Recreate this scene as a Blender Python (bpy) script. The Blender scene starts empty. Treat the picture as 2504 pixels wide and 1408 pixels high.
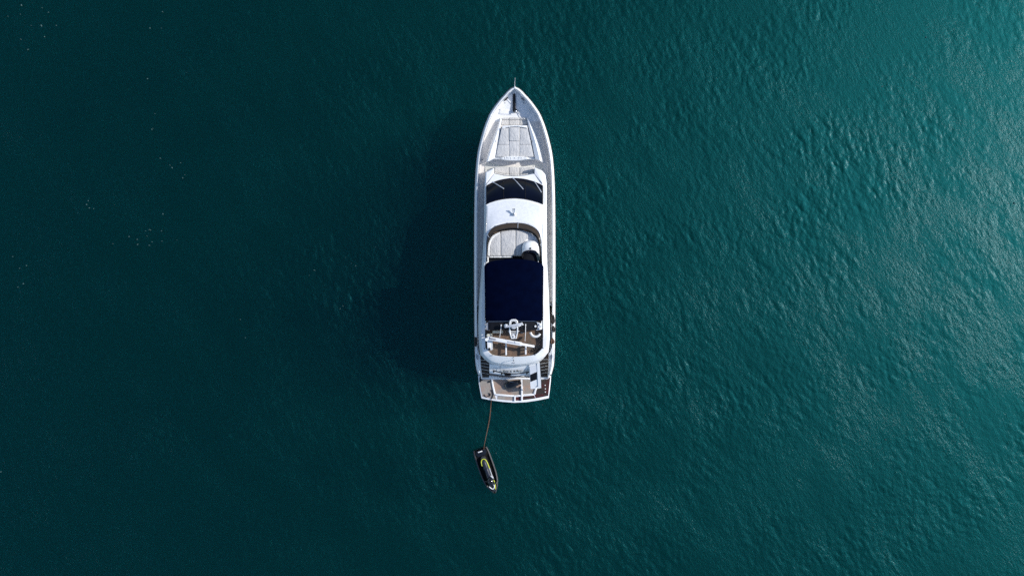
import bpy, bmesh, math, random
import numpy as np
from mathutils import Vector, Matrix

random.seed(7)
rng = np.random.default_rng(11)
sc = bpy.context.scene
R = math.radians

# ------------------------------------------------------------------ camera, sky, sun, exposure
CAM_H = 60.0            # drone height above the sea (m)
FPX = 1885.0            # focal length in pixels of the 2504 px wide photograph
cam_d = bpy.data.cameras.new("camera")
cam = bpy.data.objects.new("camera", cam_d)
sc.collection.objects.link(cam)
cam.location = (0, 0, CAM_H)
cam.rotation_euler = (0, 0, 0)
cam_d.sensor_fit = 'HORIZONTAL'
cam_d.angle = 2 * math.atan(1252.0 / FPX)
cam_d.clip_start = 0.5
cam_d.clip_end = 5000
sc.camera = cam

SUN_EL = R(32)
SUN_AZ = R(13)          # from +X towards +Y
world = bpy.data.worlds.new("World")
sc.world = world
world.use_nodes = True
wn = world.node_tree
sky = wn.nodes.new('ShaderNodeTexSky')
sky.sky_type = 'NISHITA'
sky.sun_disc = False
sky.sun_elevation = SUN_EL
sky.sun_rotation = math.pi / 2 - SUN_AZ
sky.air_density = 1.0
sky.dust_density = 0.6
sky.ozone_density = 2.0
bg = wn.nodes['Background']
bg.inputs['Strength'].default_value = 0.135
wn.links.new(sky.outputs[0], bg.inputs['Color'])

sun_d = bpy.data.lights.new("sun", 'SUN')
sun_d.energy = 3.8
sun_d.angle = R(0.53)
sun_d.color = (1.0, 0.97, 0.92)
sun = bpy.data.objects.new("sun", sun_d)
sc.collection.objects.link(sun)
sdir = Vector((math.cos(SUN_EL) * math.cos(SUN_AZ), math.cos(SUN_EL) * math.sin(SUN_AZ), math.sin(SUN_EL)))
sun.rotation_euler = sdir.to_track_quat('Z', 'Y').to_euler()
sun.location = sdir * 200

sc.view_settings.view_transform = 'Standard'
sc.view_settings.look = 'None'
sc.view_settings.gamma = 1.0
sc.view_settings.exposure = 0.48
sc.view_settings.use_curve_mapping = False
sc.render.engine = 'CYCLES'
sc.cycles.use_denoising = False
sc.cycles.use_adaptive_sampling = False
sc.cycles.sample_clamp_indirect = 2.0
sc.cycles.max_bounces = 8
sc.cycles.volume_bounces = 1
sc.cycles.transparent_max_bounces = 16

# ------------------------------------------------------------------ materials
def new_mat(name):
    m = bpy.data.materials.new(name)
    m.use_nodes = True
    nt = m.node_tree
    p = nt.nodes['Principled BSDF']
    return m, nt, p

def ramp(nt, stops):
    r = nt.nodes.new('ShaderNodeValToRGB')
    e = r.color_ramp.elements
    while len(e) > 1:
        e.remove(e[-1])
    e[0].position = stops[0][0]; e[0].color = (*stops[0][1], 1)
    for pos, c in stops[1:]:
        k = e.new(pos); k.color = (*c, 1)
    return r

def coords(nt, scale=(1, 1, 1), rot=(0, 0, 0)):
    tc = nt.nodes.new('ShaderNodeTexCoord')
    mp = nt.nodes.new('ShaderNodeMapping')
    mp.inputs['Scale'].default_value = scale
    mp.inputs['Rotation'].default_value = rot
    nt.links.new(tc.outputs['Object'], mp.inputs['Vector'])
    return mp.outputs['Vector']

def noise(nt, vec, scale, detail=4, rough=0.55):
    n = nt.nodes.new('ShaderNodeTexNoise')
    n.inputs['Scale'].default_value = scale
    n.inputs['Detail'].default_value = detail
    n.inputs['Roughness'].default_value = rough
    nt.links.new(vec, n.inputs['Vector'])
    return n

def bump(nt, p, height, strength, dist):
    b = nt.nodes.new('ShaderNodeBump')
    b.inputs['Strength'].default_value = strength
    b.inputs['Distance'].default_value = dist
    nt.links.new(height, b.inputs['Height'])
    nt.links.new(b.outputs[0], p.inputs['Normal'])
    return b

def surface(name, c1, c2, scale, rough=0.5, metallic=0.0, stretch=(1, 1, 1), bump_s=0.0, bump_d=0.01, coat=0.0, spec=0.5):
    m, nt, p = new_mat(name)
    v = coords(nt, stretch)
    n = noise(nt, v, scale)
    r = ramp(nt, [(0.32, c1), (0.68, c2)])
    nt.links.new(n.outputs['Fac'], r.inputs['Fac'])
    nt.links.new(r.outputs['Color'], p.inputs['Base Color'])
    p.inputs['Roughness'].default_value = rough
    p.inputs['Metallic'].default_value = metallic
    p.inputs['Coat Weight'].default_value = coat
    p.inputs['Specular IOR Level'].default_value = spec
    if bump_s:
        n2 = noise(nt, v, scale * 4, 3)
        bump(nt, p, n2.outputs['Fac'], bump_s, bump_d)
    return m

def teak(name, dark, light, seam, rough=0.6, blotch=None, spec=0.3):
    """Planks running fore and aft: dark caulking lines every 6.5 cm, grain and weather blotches."""
    m, nt, p = new_mat(name)
    v = coords(nt, (1, 1, 1))
    n = noise(nt, coords(nt, (9, 0.9, 1)), 2.2, 6, 0.65)
    r = ramp(nt, [(0.3, dark), (0.7, light)])
    nt.links.new(n.outputs['Fac'], r.inputs['Fac'])
    col = r.outputs['Color']
    if blotch:
        n2 = noise(nt, v, 1.5, 5, 0.6)
        r2 = ramp(nt, [(0.45, (0, 0, 0)), (0.62, (1, 1, 1))])
        nt.links.new(n2.outputs['Fac'], r2.inputs['Fac'])
        mx = nt.nodes.new('ShaderNodeMix'); mx.data_type = 'RGBA'
        nt.links.new(r2.outputs['Color'], mx.inputs['Factor'])
        nt.links.new(col, mx.inputs['A'])
        mx.inputs['B'].default_value = (*blotch, 1)
        col = mx.outputs['Result']
    w = nt.nodes.new('ShaderNodeTexWave')
    w.wave_type = 'BANDS'; w.bands_direction = 'X'; w.wave_profile = 'SAW'
    w.inputs['Scale'].default_value = 2 * math.pi / (20 * 0.065)
    nt.links.new(v, w.inputs['Vector'])
    r3 = ramp(nt, [(0.0, (1, 1, 1)), (0.08, (0, 0, 0)), (0.92, (0, 0, 0)), (1.0, (1, 1, 1))])
    nt.links.new(w.outputs['Fac'], r3.inputs['Fac'])
    mx2 = nt.nodes.new('ShaderNodeMix'); mx2.data_type = 'RGBA'
    nt.links.new(r3.outputs['Color'], mx2.inputs['Factor'])
    nt.links.new(col, mx2.inputs['A'])
    mx2.inputs['B'].default_value = (*seam, 1)
    nt.links.new(mx2.outputs['Result'], p.inputs['Base Color'])
    p.inputs['Roughness'].default_value = rough
    p.inputs['Specular IOR Level'].default_value = spec
    return m

M = {}
M['gelcoat'] = surface('white_gelcoat', (0.72, 0.72, 0.72), (0.80, 0.80, 0.80), 1.3, rough=0.28, coat=0.3, stretch=(1, 0.5, 1))
M['nonskid'] = surface('white_nonskid', (0.70, 0.70, 0.69), (0.80, 0.79, 0.78), 2.2, rough=0.6, bump_s=0.25, bump_d=0.004)
M['roofskid'] = surface('roof_nonskid', (0.60, 0.61, 0.64), (0.69, 0.70, 0.73), 6.0, rough=0.65, bump_s=0.3, bump_d=0.004)
M['sidedeck'] = surface('beige_side_deck', (0.64, 0.60, 0.56), (0.72, 0.68, 0.63), 3.0, rough=0.7, stretch=(3, 0.6, 1), bump_s=0.2, bump_d=0.004)
M['step_deck'] = surface('cream_deck', (0.56, 0.55, 0.50), (0.64, 0.63, 0.58), 2.5, rough=0.65)
M['teak'] = teak('teak_fly_deck', (0.10, 0.060, 0.038), (0.215, 0.135, 0.090), (0.03, 0.02, 0.015), blotch=(0.09, 0.07, 0.052))
M['teak_grey'] = teak('teak_weathered', (0.22, 0.195, 0.17), (0.36, 0.325, 0.29), (0.10, 0.09, 0.08), blotch=(0.30, 0.215, 0.18))
M['teak_mid'] = teak('teak_worn', (0.26, 0.17, 0.13), (0.38, 0.27, 0.21), (0.10, 0.08, 0.07), blotch=(0.27, 0.24, 0.21))
M['teak_wet'] = teak('teak_wet', (0.026, 0.020, 0.015), (0.052, 0.038, 0.028), (0.008, 0.007, 0.006), rough=0.25, blotch=(0.075, 0.016, 0.013), spec=0.5)
M['teak_stair'] = teak('teak_stair', (0.045, 0.034, 0.026), (0.095, 0.072, 0.055), (0.015, 0.012, 0.01))
M['navy'] = surface('navy_canvas', (0.0001, 0.0012, 0.0085), (0.0002, 0.0019, 0.0125), 2.0, rough=0.9, bump_s=0.35, bump_d=0.01, spec=0.02)
M['glass'] = surface('dark_glass', (0.0008, 0.0016, 0.006), (0.0018, 0.003, 0.011), 1.0, rough=0.06, spec=0.14)
M['glass_side'] = surface('tinted_acrylic', (0.035, 0.026, 0.017), (0.06, 0.042, 0.026), 1.5, rough=0.12, spec=0.5)
M['black'] = surface('black_plastic', (0.004, 0.004, 0.005), (0.010, 0.010, 0.012), 8, rough=0.4)
M['charcoal'] = surface('charcoal_paint', (0.005, 0.006, 0.009), (0.010, 0.011, 0.016), 5, rough=0.7, spec=0.1)
M['rubber'] = surface('black_rubber', (0.012, 0.010, 0.010), (0.030, 0.025, 0.023), 6, rough=0.7)
M['steel'] = surface('stainless_steel', (0.50, 0.51, 0.53), (0.62, 0.63, 0.65), 10, rough=0.22, metallic=1.0)
M['grey'] = surface('grey_paint', (0.36, 0.38, 0.42), (0.43, 0.45, 0.49), 6, rough=0.45)
M['midgrey'] = surface('mid_grey_paint', (0.15, 0.16, 0.18), (0.20, 0.21, 0.23), 6, rough=0.5)
M['cream'] = surface('cream_vinyl', (0.62, 0.60, 0.50), (0.70, 0.68, 0.58), 4, rough=0.55)
M['rope_brown'] = surface('brown_rope', (0.075, 0.036, 0.02), (0.15, 0.075, 0.045), 40, rough=0.85)
M['rope_black'] = surface('black_rope', (0.008, 0.007, 0.007), (0.03, 0.025, 0.022), 40, rough=0.9)
M['yellow'] = surface('acid_yellow', (0.50, 0.55, 0.03), (0.62, 0.66, 0.05), 6, rough=0.35)
M['jet_black'] = surface('gloss_black', (0.003, 0.003, 0.004), (0.007, 0.007, 0.010), 5, rough=0.22, coat=0.4)
M['jet_mat'] = surface('black_foot_mat', (0.003, 0.003, 0.003), (0.006, 0.006, 0.006), 12, rough=0.85, spec=0.2)
M['jet_grey'] = surface('graphite_paint', (0.016, 0.016, 0.018), (0.034, 0.033, 0.036), 5, rough=0.3, coat=0.3)
M['jet_seat'] = surface('navy_seat_vinyl', (0.007, 0.009, 0.02), (0.014, 0.018, 0.035), 7, rough=0.5)
M['antifoul'] = surface('antifouling_paint', (0.006, 0.009, 0.018), (0.012, 0.016, 0.03), 3, rough=0.7)
M['foam'] = surface('sea_foam', (0.02, 0.055, 0.06), (0.055, 0.11, 0.11), 3, rough=0.9)

def cushion_material(name, c1, c2):
    m, nt, p = new_mat(name)
    v = coords(nt, (1, 1, 1))
    n = noise(nt, v, 2.5, 5, 0.6)
    r = ramp(nt, [(0.3, c1), (0.7, c2)])
    nt.links.new(n.outputs['Fac'], r.inputs['Fac'])
    nt.links.new(r.outputs['Color'], p.inputs['Base Color'])
    p.inputs['Roughness'].default_value = 0.8
    p.inputs['Specular IOR Level'].default_value = 0.2
    n2 = noise(nt, coords(nt, (3.0, 1.2, 1), (0, 0, 0.5)), 2.6, 6, 0.7)
    bump(nt, p, n2.outputs['Fac'], 0.8, 0.07)
    return m
M['cushion'] = cushion_material('grey_cushion_cloth', (0.46, 0.455, 0.45), (0.56, 0.55, 0.54))
M['cushion_warm'] = cushion_material('warm_grey_cushion', (0.50, 0.485, 0.46), (0.59, 0.57, 0.54))
M['vinyl'] = cushion_material('white_vinyl', (0.68, 0.68, 0.67), (0.76, 0.76, 0.75))

def water_material():
    """Wavy mirror surface (sky and sun glitter) over a body of turbid teal water that scatters sunlight in depth."""
    m, nt, p = new_mat('sea_water')
    out = nt.nodes['Material Output']
    nt.nodes.remove(p)
    tc = nt.nodes.new('ShaderNodeTexCoord')
    mp = nt.nodes.new('ShaderNodeMapping')
    mp.vector_type = 'TEXTURE'
    mp.inputs['Rotation'].default_value = (0, 0, R(-50))
    mp.inputs['Scale'].default_value = (2.2, 1.0, 1.0)
    nt.links.new(tc.outputs['Object'], mp.inputs['Vector'])
    # capillary ripples, stronger in some patches than in others
    mr = nt.nodes.new('ShaderNodeMapping')
    mr.vector_type = 'TEXTURE'
    mr.inputs['Rotation'].default_value = (0, 0, R(-57))
    mr.inputs['Scale'].default_value = (2.3, 1.0, 1.0)
    nt.links.new(tc.outputs['Object'], mr.inputs['Vector'])
    n1 = noise(nt, mr.outputs['Vector'], 3.4, 5, 0.7)
    n2 = noise(nt, mr.outputs['Vector'], 10.0, 3, 0.7)
    ad = nt.nodes.new('ShaderNodeMath'); ad.operation = 'MULTIPLY_ADD'
    nt.links.new(n2.outputs['Fac'], ad.inputs[0]); ad.inputs[1].default_value = 0.42
    nt.links.new(n1.outputs['Fac'], ad.inputs[2])
    b = nt.nodes.new('ShaderNodeBump')
    b.inputs['Distance'].default_value = RIPPLE
    nt.links.new(ad.outputs[0], b.inputs['Height'])
    npz = noise(nt, mp.outputs['Vector'], 0.30, 4, 0.65)
    rp_ = ramp(nt, [(0.32, (0.25, 0.25, 0.25)), (0.68, (1, 1, 1))])
    nt.links.new(npz.outputs['Fac'], rp_.inputs['Fac'])
    nt.links.new(rp_.outputs['Color'], b.inputs['Strength'])
    def glossy(col, rough):
        g = nt.nodes.new('ShaderNodeBsdfGlossy')
        g.distribution = 'BECKMANN'
        g.inputs['Color'].default_value = (*col, 1)
        g.inputs['Roughness'].default_value = rough
        nt.links.new(b.outputs[0], g.inputs['Normal'])
        return g
    tr = nt.nodes.new('ShaderNodeBsdfTransparent')
    teal = glossy((0.04, 0.46, 0.53), TEAL_R)
    mx = nt.nodes.new('ShaderNodeMixShader')
    mx.inputs['Fac'].default_value = TEAL_W
    nt.links.new(tr.outputs[0], mx.inputs[1])
    nt.links.new(teal.outputs[0], mx.inputs[2])
    fr = nt.nodes.new('ShaderNodeFresnel')
    fr.inputs['IOR'].default_value = 1.135
    nt.links.new(b.outputs[0], fr.inputs['Normal'])
    wh = glossy((0.9, 0.95, 1.0), SPEC_R)
    mx2 = nt.nodes.new('ShaderNodeMixShader')
    nt.links.new(fr.outputs[0], mx2.inputs['Fac'])
    nt.links.new(mx.outputs[0], mx2.inputs[1])
    nt.links.new(wh.outputs[0], mx2.inputs[2])
    nt.links.new(mx2.outputs[0], out.inputs['Surface'])
    sca = nt.nodes.new('ShaderNodeVolumeScatter')
    sca.inputs['Color'].default_value = (*ALB, 1)
    sca.inputs['Density'].default_value = VOL_D
    sca.inputs['Anisotropy'].default_value = VOL_G
    ab = nt.nodes.new('ShaderNodeVolumeAbsorption')
    ab.inputs['Color'].default_value = (*ALB, 1)
    ab.inputs['Density'].default_value = VOL_D
    av = nt.nodes.new('ShaderNodeAddShader')
    nt.links.new(sca.outputs[0], av.inputs[0]); nt.links.new(ab.outputs[0], av.inputs[1])
    nt.links.new(av.outputs[0], out.inputs['Volume'])
    return m
RIPPLE = 0.058; TEAL_R = 0.52; TEAL_W = 0.053; SPEC_R = 0.24
ALB = (0.006, 0.43, 0.375); VOL_D = 0.10; VOL_G = 0.66
M['water'] = water_material()

# ------------------------------------------------------------------ helpers
def W(px, py, z):
    """photo pixel seen at height z -> point of the place"""
    s = (CAM_H - z) / FPX
    return Vector(((px - 1252.0) * s, (704.0 - py) * s, z))

def world_offset(o):
    v = Vector((0, 0, 0))
    while o is not None:
        v += o.location
        o = o.parent
    return v

def obj(name, bm, mat, parent=None, smooth=40, loc=None):
    """bmesh in place coordinates -> one mesh object (child of parent, or top-level with its origin at loc)"""
    bmesh.ops.recalc_face_normals(bm, faces=bm.faces)
    off = world_offset(parent) if parent else (Vector(loc) if loc is not None else Vector((0, 0, 0)))
    bmesh.ops.translate(bm, verts=bm.verts, vec=-off)
    me = bpy.data.meshes.new(name)
    bm.to_mesh(me); bm.free()
    if smooth:
        me.polygons.foreach_set('use_smooth', [True] * len(me.polygons))
        me.set_sharp_from_angle(angle=R(smooth))
    for mm in (mat if isinstance(mat, (list, tuple)) else [mat]):
        me.materials.append(mm)
    o = bpy.data.objects.new(name, me)
    sc.collection.objects.link(o)
    if parent:
        o.parent = parent
    elif loc is not None:
        o.location = loc
    return o

def thing(name, label, cat, loc, group=None):
    o = bpy.data.objects.new(name, None)
    o.empty_display_size = 0.3
    sc.collection.objects.link(o)
    o.location = loc
    o['label'] = label; o['category'] = cat
    if group: o['group'] = group
    return o

def tag(o, label, cat, group=None):
    o['label'] = label; o['category'] = cat
    if group: o['group'] = group
    return o

def ccw(pts):
    a = sum(pts[i][0] * pts[(i + 1) % len(pts)][1] - pts[(i + 1) % len(pts)][0] * pts[i][1] for i in range(len(pts)))
    return list(pts) if a > 0 else list(reversed(pts))

def inset(pts, d):
    n = len(pts); out = []
    for i in range(n):
        p0, p1, p2 = Vector(pts[i - 1][:2]), Vector(pts[i][:2]), Vector(pts[(i + 1) % n][:2])
        e1 = (p1 - p0); e2 = (p2 - p1)
        if e1.length < 1e-6 or e2.length < 1e-6:
            out.append((p1.x, p1.y)); continue
        e1.normalize(); e2.normalize()
        n1 = Vector((-e1.y, e1.x)); n2 = Vector((-e2.y, e2.x))
        b = n1 + n2
        if b.length < 1e-4: b = n1
        b.normalize()
        k = d / max(0.35, b.dot(n1))
        q = p1 + b * k
        out.append((q.x, q.y))
    return out

def slab(bm, pts, z0, z1, bev=0.02, zf=None, seg=2):
    """upright prism over outline pts (place xy) with rounded top edge; zf adds a height to the top"""
    pts = ccw([(p[0], p[1]) for p in pts])
    rings = [[Vector((x, y, z0)) for x, y in pts]]
    if bev > 0:
        for k in range(seg + 1):
            a = k / seg * math.pi / 2
            q = inset(pts, bev * (1 - math.cos(a)))
            rings.append([Vector((x, y, z1 - bev + bev * math.sin(a))) for x, y in q])
    else:
        rings.append([Vector((x, y, z1)) for x, y in pts])
    if zf:
        for r in rings[1:]:
            for v in r: v.z += zf(v.x, v.y)
    vr = [[bm.verts.new(v) for v in r] for r in rings]
    n = len(pts)
    for a, b in zip(vr[:-1], vr[1:]):
        for i in range(n):
            bm.faces.new((a[i], a[(i + 1) % n], b[(i + 1) % n], b[i]))
    bm.faces.new(list(reversed(vr[0])))
    f = bm.faces.new(vr[-1])
    if zf:
        bmesh.ops.triangulate(bm, faces=[f])

def pslab(bm, px, z0, z1, bev=0.02, zf=None):
    slab(bm, [W(x, y, z1) for x, y in px], z0, z1, bev, zf)

def loft(bm, rows, closed=False, caps=False):
    vr = [[bm.verts.new(Vector(p)) for p in r] for r in rows]
    n = len(vr[0])
    for a, b in zip(vr[:-1], vr[1:]):
        for i in range(n if closed else n - 1):
            j = (i + 1) % n
            try: bm.faces.new((a[i], a[j], b[j], b[i]))
            except ValueError: pass
    if caps:
        bm.faces.new(list(reversed(vr[0]))); bm.faces.new(vr[-1])
    return vr

def tube(bm, pts, r, n=8, closed=False, taper=None):
    pts = [Vector(p) for p in pts]
    m = len(pts); rows = []
    up0 = None
    for i, p in enumerate(pts):
        a = pts[i - 1] if (i > 0 or closed) else pts[i]
        b = pts[(i + 1) % m] if (i < m - 1 or closed) else pts[i]
        t = (b - a).normalized()
        up = Vector((0, 0, 1)) if abs(t.z) < 0.9 else Vector((0, 1, 0))
        s = t.cross(up).normalized(); u = s.cross(t).normalized()
        rr = r if taper is None else r + (taper - r) * i / (m - 1)
        rows.append([p + (s * math.cos(k * 2 * math.pi / n) + u * math.sin(k * 2 * math.pi / n)) * rr for k in range(n)])
    if closed:
        rows.append(rows[0])
    loft(bm, rows, closed=True, caps=not closed)
    if closed:
        bmesh.ops.remove_doubles(bm, verts=bm.verts, dist=1e-5)

def box(bm, c, size, rotz=0.0, tilt=0.0):
    mat = Matrix.Translation(Vector(c)) @ Matrix.Rotation(rotz, 4, 'Z') @ Matrix.Rotation(tilt, 4, 'X') @ Matrix.Diagonal((*size, 1))
    r = bmesh.ops.create_cube(bm, size=1.0, matrix=mat)
    return r['verts']

def bevel_all(bm, w, seg=2):
    bmesh.ops.bevel(bm, geom=list(bm.edges), offset=w, segments=seg, affect='EDGES', profile=0.5)

def disc(bm, c, r, h, n=14, top=None):
    top = r if top is None else top
    rows = []
    for z, q in ((0, r), (h * 0.75, r + (top - r) * 0.6), (h, top * 0.85)):
        rows.append([Vector((c[0] + q * math.cos(k * 2 * math.pi / n), c[1] + q * math.sin(k * 2 * math.pi / n), c[2] + z)) for k in range(n)])
    loft(bm, rows, closed=True, caps=True)

def dome(bm, c, rx, ry, h, n=16, m=6):
    rows = []
    for k in range(m + 1):
        a = k / m * math.pi / 2 * 0.98
        rows.append([Vector((c[0] + rx * math.cos(a) * math.cos(j * 2 * math.pi / n), c[1] + ry * math.cos(a) * math.sin(j * 2 * math.pi / n), c[2] + h * math.sin(a))) for j in range(n)])
    loft(bm, rows, closed=True, caps=True)

def resample(pts, n):
    pts = [Vector(p) for p in pts]
    L = [0.0]
    for a, b in zip(pts[:-1], pts[1:]): L.append(L[-1] + (b - a).length)
    out = []
    for k in range(n):
        s = L[-1] * k / (n - 1)
        i = max(j for j in range(len(L)) if L[j] <= s + 1e-9)
        i = min(i, len(pts) - 2)
        t = (s - L[i]) / max(1e-9, L[i + 1] - L[i])
        out.append(pts[i].lerp(pts[i + 1], min(1, t)))
    return out

def smooth_line(pts, n):
    """Catmull-Rom through pts, n points"""
    P = [Vector(p) for p in pts]
    P = [P[0] * 2 - P[1]] + P + [P[-1] * 2 - P[-2]]
    fine = []
    for i in range(1, len(P) - 2):
        for k in range(12):
            t = k / 12
            a, b, c, d = P[i - 1], P[i], P[i + 1], P[i + 2]
            fine.append(0.5 * ((2 * b) + (c - a) * t + (2 * a - 5 * b + 4 * c - d) * t * t + (3 * b - a - 3 * c + d) * t ** 3))
    fine.append(P[-2])
    return resample(fine, n)

def pl(px, z, n=None):
    """pixel polyline (z number, or per-point third value) -> smooth 3-D line"""
    pts = [W(q[0], q[1], q[2] if len(q) > 2 else z) for q in px]
    return smooth_line(pts, n) if n else pts

def interp(x, tab):
    xs = [t[0] for t in tab]; ys = [t[1] for t in tab]
    return float(np.interp(x, xs, ys))

# ------------------------------------------------------------------ the sea
DX = 0.09; NF = 1024
def ocean_tile():
    k1 = 2 * np.pi * np.fft.fftfreq(NF, DX)
    KX, KY = np.meshgrid(k1, k1, indexing='xy')
    K = np.hypot(KX, KY); K[0, 0] = 1e-6
    th = np.arctan2(KY, KX) - R(32)
    kp = 2 * np.pi / 1.5
    spread = 0.14 + 0.86 * np.cos(th) ** 4
    S = np.exp(-1.0 * (kp / K) ** 2) * K ** -2.75 * spread
    S += 0.045 * np.exp(-((K - 2 * np.pi / 5.5) / 0.30) ** 2) * (np.cos(th + R(8)) ** 6)   # faint swell
    S *= np.exp(-(K / (2 * np.pi / 0.22)) ** 2)
    S[0, 0] = 0
    g = rng.standard_normal((NF, NF)) + 1j * rng.standard_normal((NF, NF))
    H = g * np.sqrt(S)
    h = np.fft.ifft2(H)
    sx = np.real(np.fft.ifft2(1j * KX * H)); sy = np.real(np.fft.ifft2(1j * KY * H))
    dx = np.real(np.fft.ifft2(-1j * KX / K * H)); dy = np.real(np.fft.ifft2(-1j * KY / K * H))
    rms = math.sqrt(float((sx ** 2 + sy ** 2).mean()))
    f = 0.076 / rms
    # gusts: the chop is rougher in some patches than in others
    P = rng.standard_normal((NF, NF)) + 1j * rng.standard_normal((NF, NF))
    Kr = np.hypot(KX * np.cos(R(32)) + KY * np.sin(R(32)), 0.5 * (KY * np.cos(R(32)) - KX * np.sin(R(32))))
    patch = np.real(np.fft.ifft2(P * np.exp(-(Kr / 0.75) ** 2) * (K > 0.08)))
    patch = np.clip(1.0 + 0.45 * patch / patch.std(), 0.2, 2.1)
    return np.real(h) * f * patch, dx * f * patch, dy * f * patch
HZ, HX, HY = ocean_tile()

def axis(half, far):
    n = int(half / DX)
    core = np.arange(-n, n + 1) * DX
    out = []; s = DX; x = core[-1]
    while x < far:
        s *= 1.28; x += s; out.append(x)
    out = np.array(out)
    return np.concatenate([-out[::-1], core, out])

def sea_height(x, y):
    return float(HZ[int(round(y / DX)) % NF, int(round(x / DX)) % NF])

def build_sea():
    ax, ay = axis(45, 2200), axis(27, 2200)
    X, Y = np.meshgrid(ax, ay, indexing='xy')
    sp = np.maximum(np.gradient(ax)[None, :], np.gradient(ay)[:, None])
    fade = np.clip((1.2 - sp) / 1.0, 0, 1)
    ix = np.rint(X / DX).astype(int) % NF; iy = np.rint(Y / DX).astype(int) % NF
    Z = HZ[iy, ix] * fade
    X = X + HX[iy, ix] * fade * 0.9
    Y = Y + HY[iy, ix] * fade * 0.9
    ny, nx = X.shape
    co = np.stack([X, Y, Z], -1).reshape(-1, 3).astype(np.float32)
    idx = np.arange(ny * nx).reshape(ny, nx)
    q = np.stack([idx[:-1, :-1], idx[:-1, 1:], idx[1:, 1:], idx[1:, :-1]], -1).reshape(-1, 4).astype(np.int32)
    # sides and sea bed, so that the water is a closed body
    rim = np.concatenate([idx[0, :-1], idx[:-1, -1], idx[-1, :0:-1], idx[:0:-1, 0]])
    low = co[rim].copy(); low[:, 2] = -45.0
    lid = np.arange(len(rim)) + len(co)
    nr = np.roll(rim, -1); nl = np.roll(lid, -1)
    side = np.stack([nr, rim, lid, nl], -1).astype(np.int32)
    mid = len(co) + len(low)
    bed = np.stack([lid, nl, np.full(len(rim), mid)], -1).astype(np.int32)
    co = np.concatenate([co, low, np.array([[0, 0, -45.0]], np.float32)])
    q = np.concatenate([q, side])
    me = bpy.data.meshes.new('water')
    me.vertices.add(len(co)); me.vertices.foreach_set('co', co.ravel())
    li = np.concatenate([q.ravel(), bed[:, ::-1].ravel()]).astype(np.int32)
    me.loops.add(li.size); me.loops.foreach_set('vertex_index', li)
    me.polygons.add(len(q) + len(bed))
    me.polygons.foreach_set('loop_start', np.concatenate([np.arange(0, q.size, 4), q.size + np.arange(0, bed.size, 3)]).astype(np.int32))
    sm = np.ones(len(q) + len(bed), dtype=bool); sm[len(q) - len(side):] = False
    me.polygons.foreach_set('use_smooth', sm)
    me.update(calc_edges=True)
    me.materials.append(M['water'])
    o = bpy.data.objects.new('water', me)
    sc.collection.objects.link(o)
    o['kind'] = 'structure'
    return o
build_sea()

# ------------------------------------------------------------------ the yacht
AX = 0.205                                   # x of its centre line
yacht = thing('motor_yacht', 'white motor yacht with navy canopy and teak swim platform lying on the teal sea', 'yacht', (AX, 2.0, 0.0))

HALF = [(212.3, 0.3), (214, 5.5), (217, 10.5), (222, 17), (232, 26), (245, 38), (262, 51), (279, 62), (299, 70.5), (319, 77.5),
        (350, 86), (380, 92), (419, 95.7), (460, 97.6), (530, 98.9), (650, 99.3), (750, 99), (850, 97.8), (890, 95.8), (904, 93.0), (915, 90.0)]
ZC = [(212, 3.10), (280, 2.96), (420, 2.62), (600, 2.42), (850, 2.30), (890, 2.2), (915, 1.55)]
DROP = [(212, 0.62), (280, 0.76), (420, 0.78), (600, 0.74), (742, 0.72), (748, 0.98), (890, 0.98), (915, 0.6)]

def hull_stations():
    fine = smooth_line([(h, y, 0) for y, h in HALF], 70)
    st = []
    for p in fine:
        h, py = max(0.02, p.x), p.y
        zc = interp(py, ZC); zk = zc - 0.34
        s = (CAM_H - zk) / FPX
        st.append((py, h * s, (704 - py) * s, zc, zk))
    return st
ST = hull_stations()
def st_normals():
    out = []
    n = len(ST)
    for i in range(n):
        if i == 0: out.append(Vector((0, -1))); continue
        a, b = ST[i - 1], ST[min(n - 1, i + 1)]
        t = Vector((b[1] - a[1], b[2] - a[2])).normalized()
        out.append(Vector((t.y, -t.x)))     # inward
    return out
NRM = st_normals()

def side_pt(i, d, z, sgn):
    py, x, y, zc, zk = ST[i]
    n = NRM[i]
    xx = max(0.0, x + n.x * d)
    return Vector((AX + sgn * xx, y + n.y * d, z))

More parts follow.
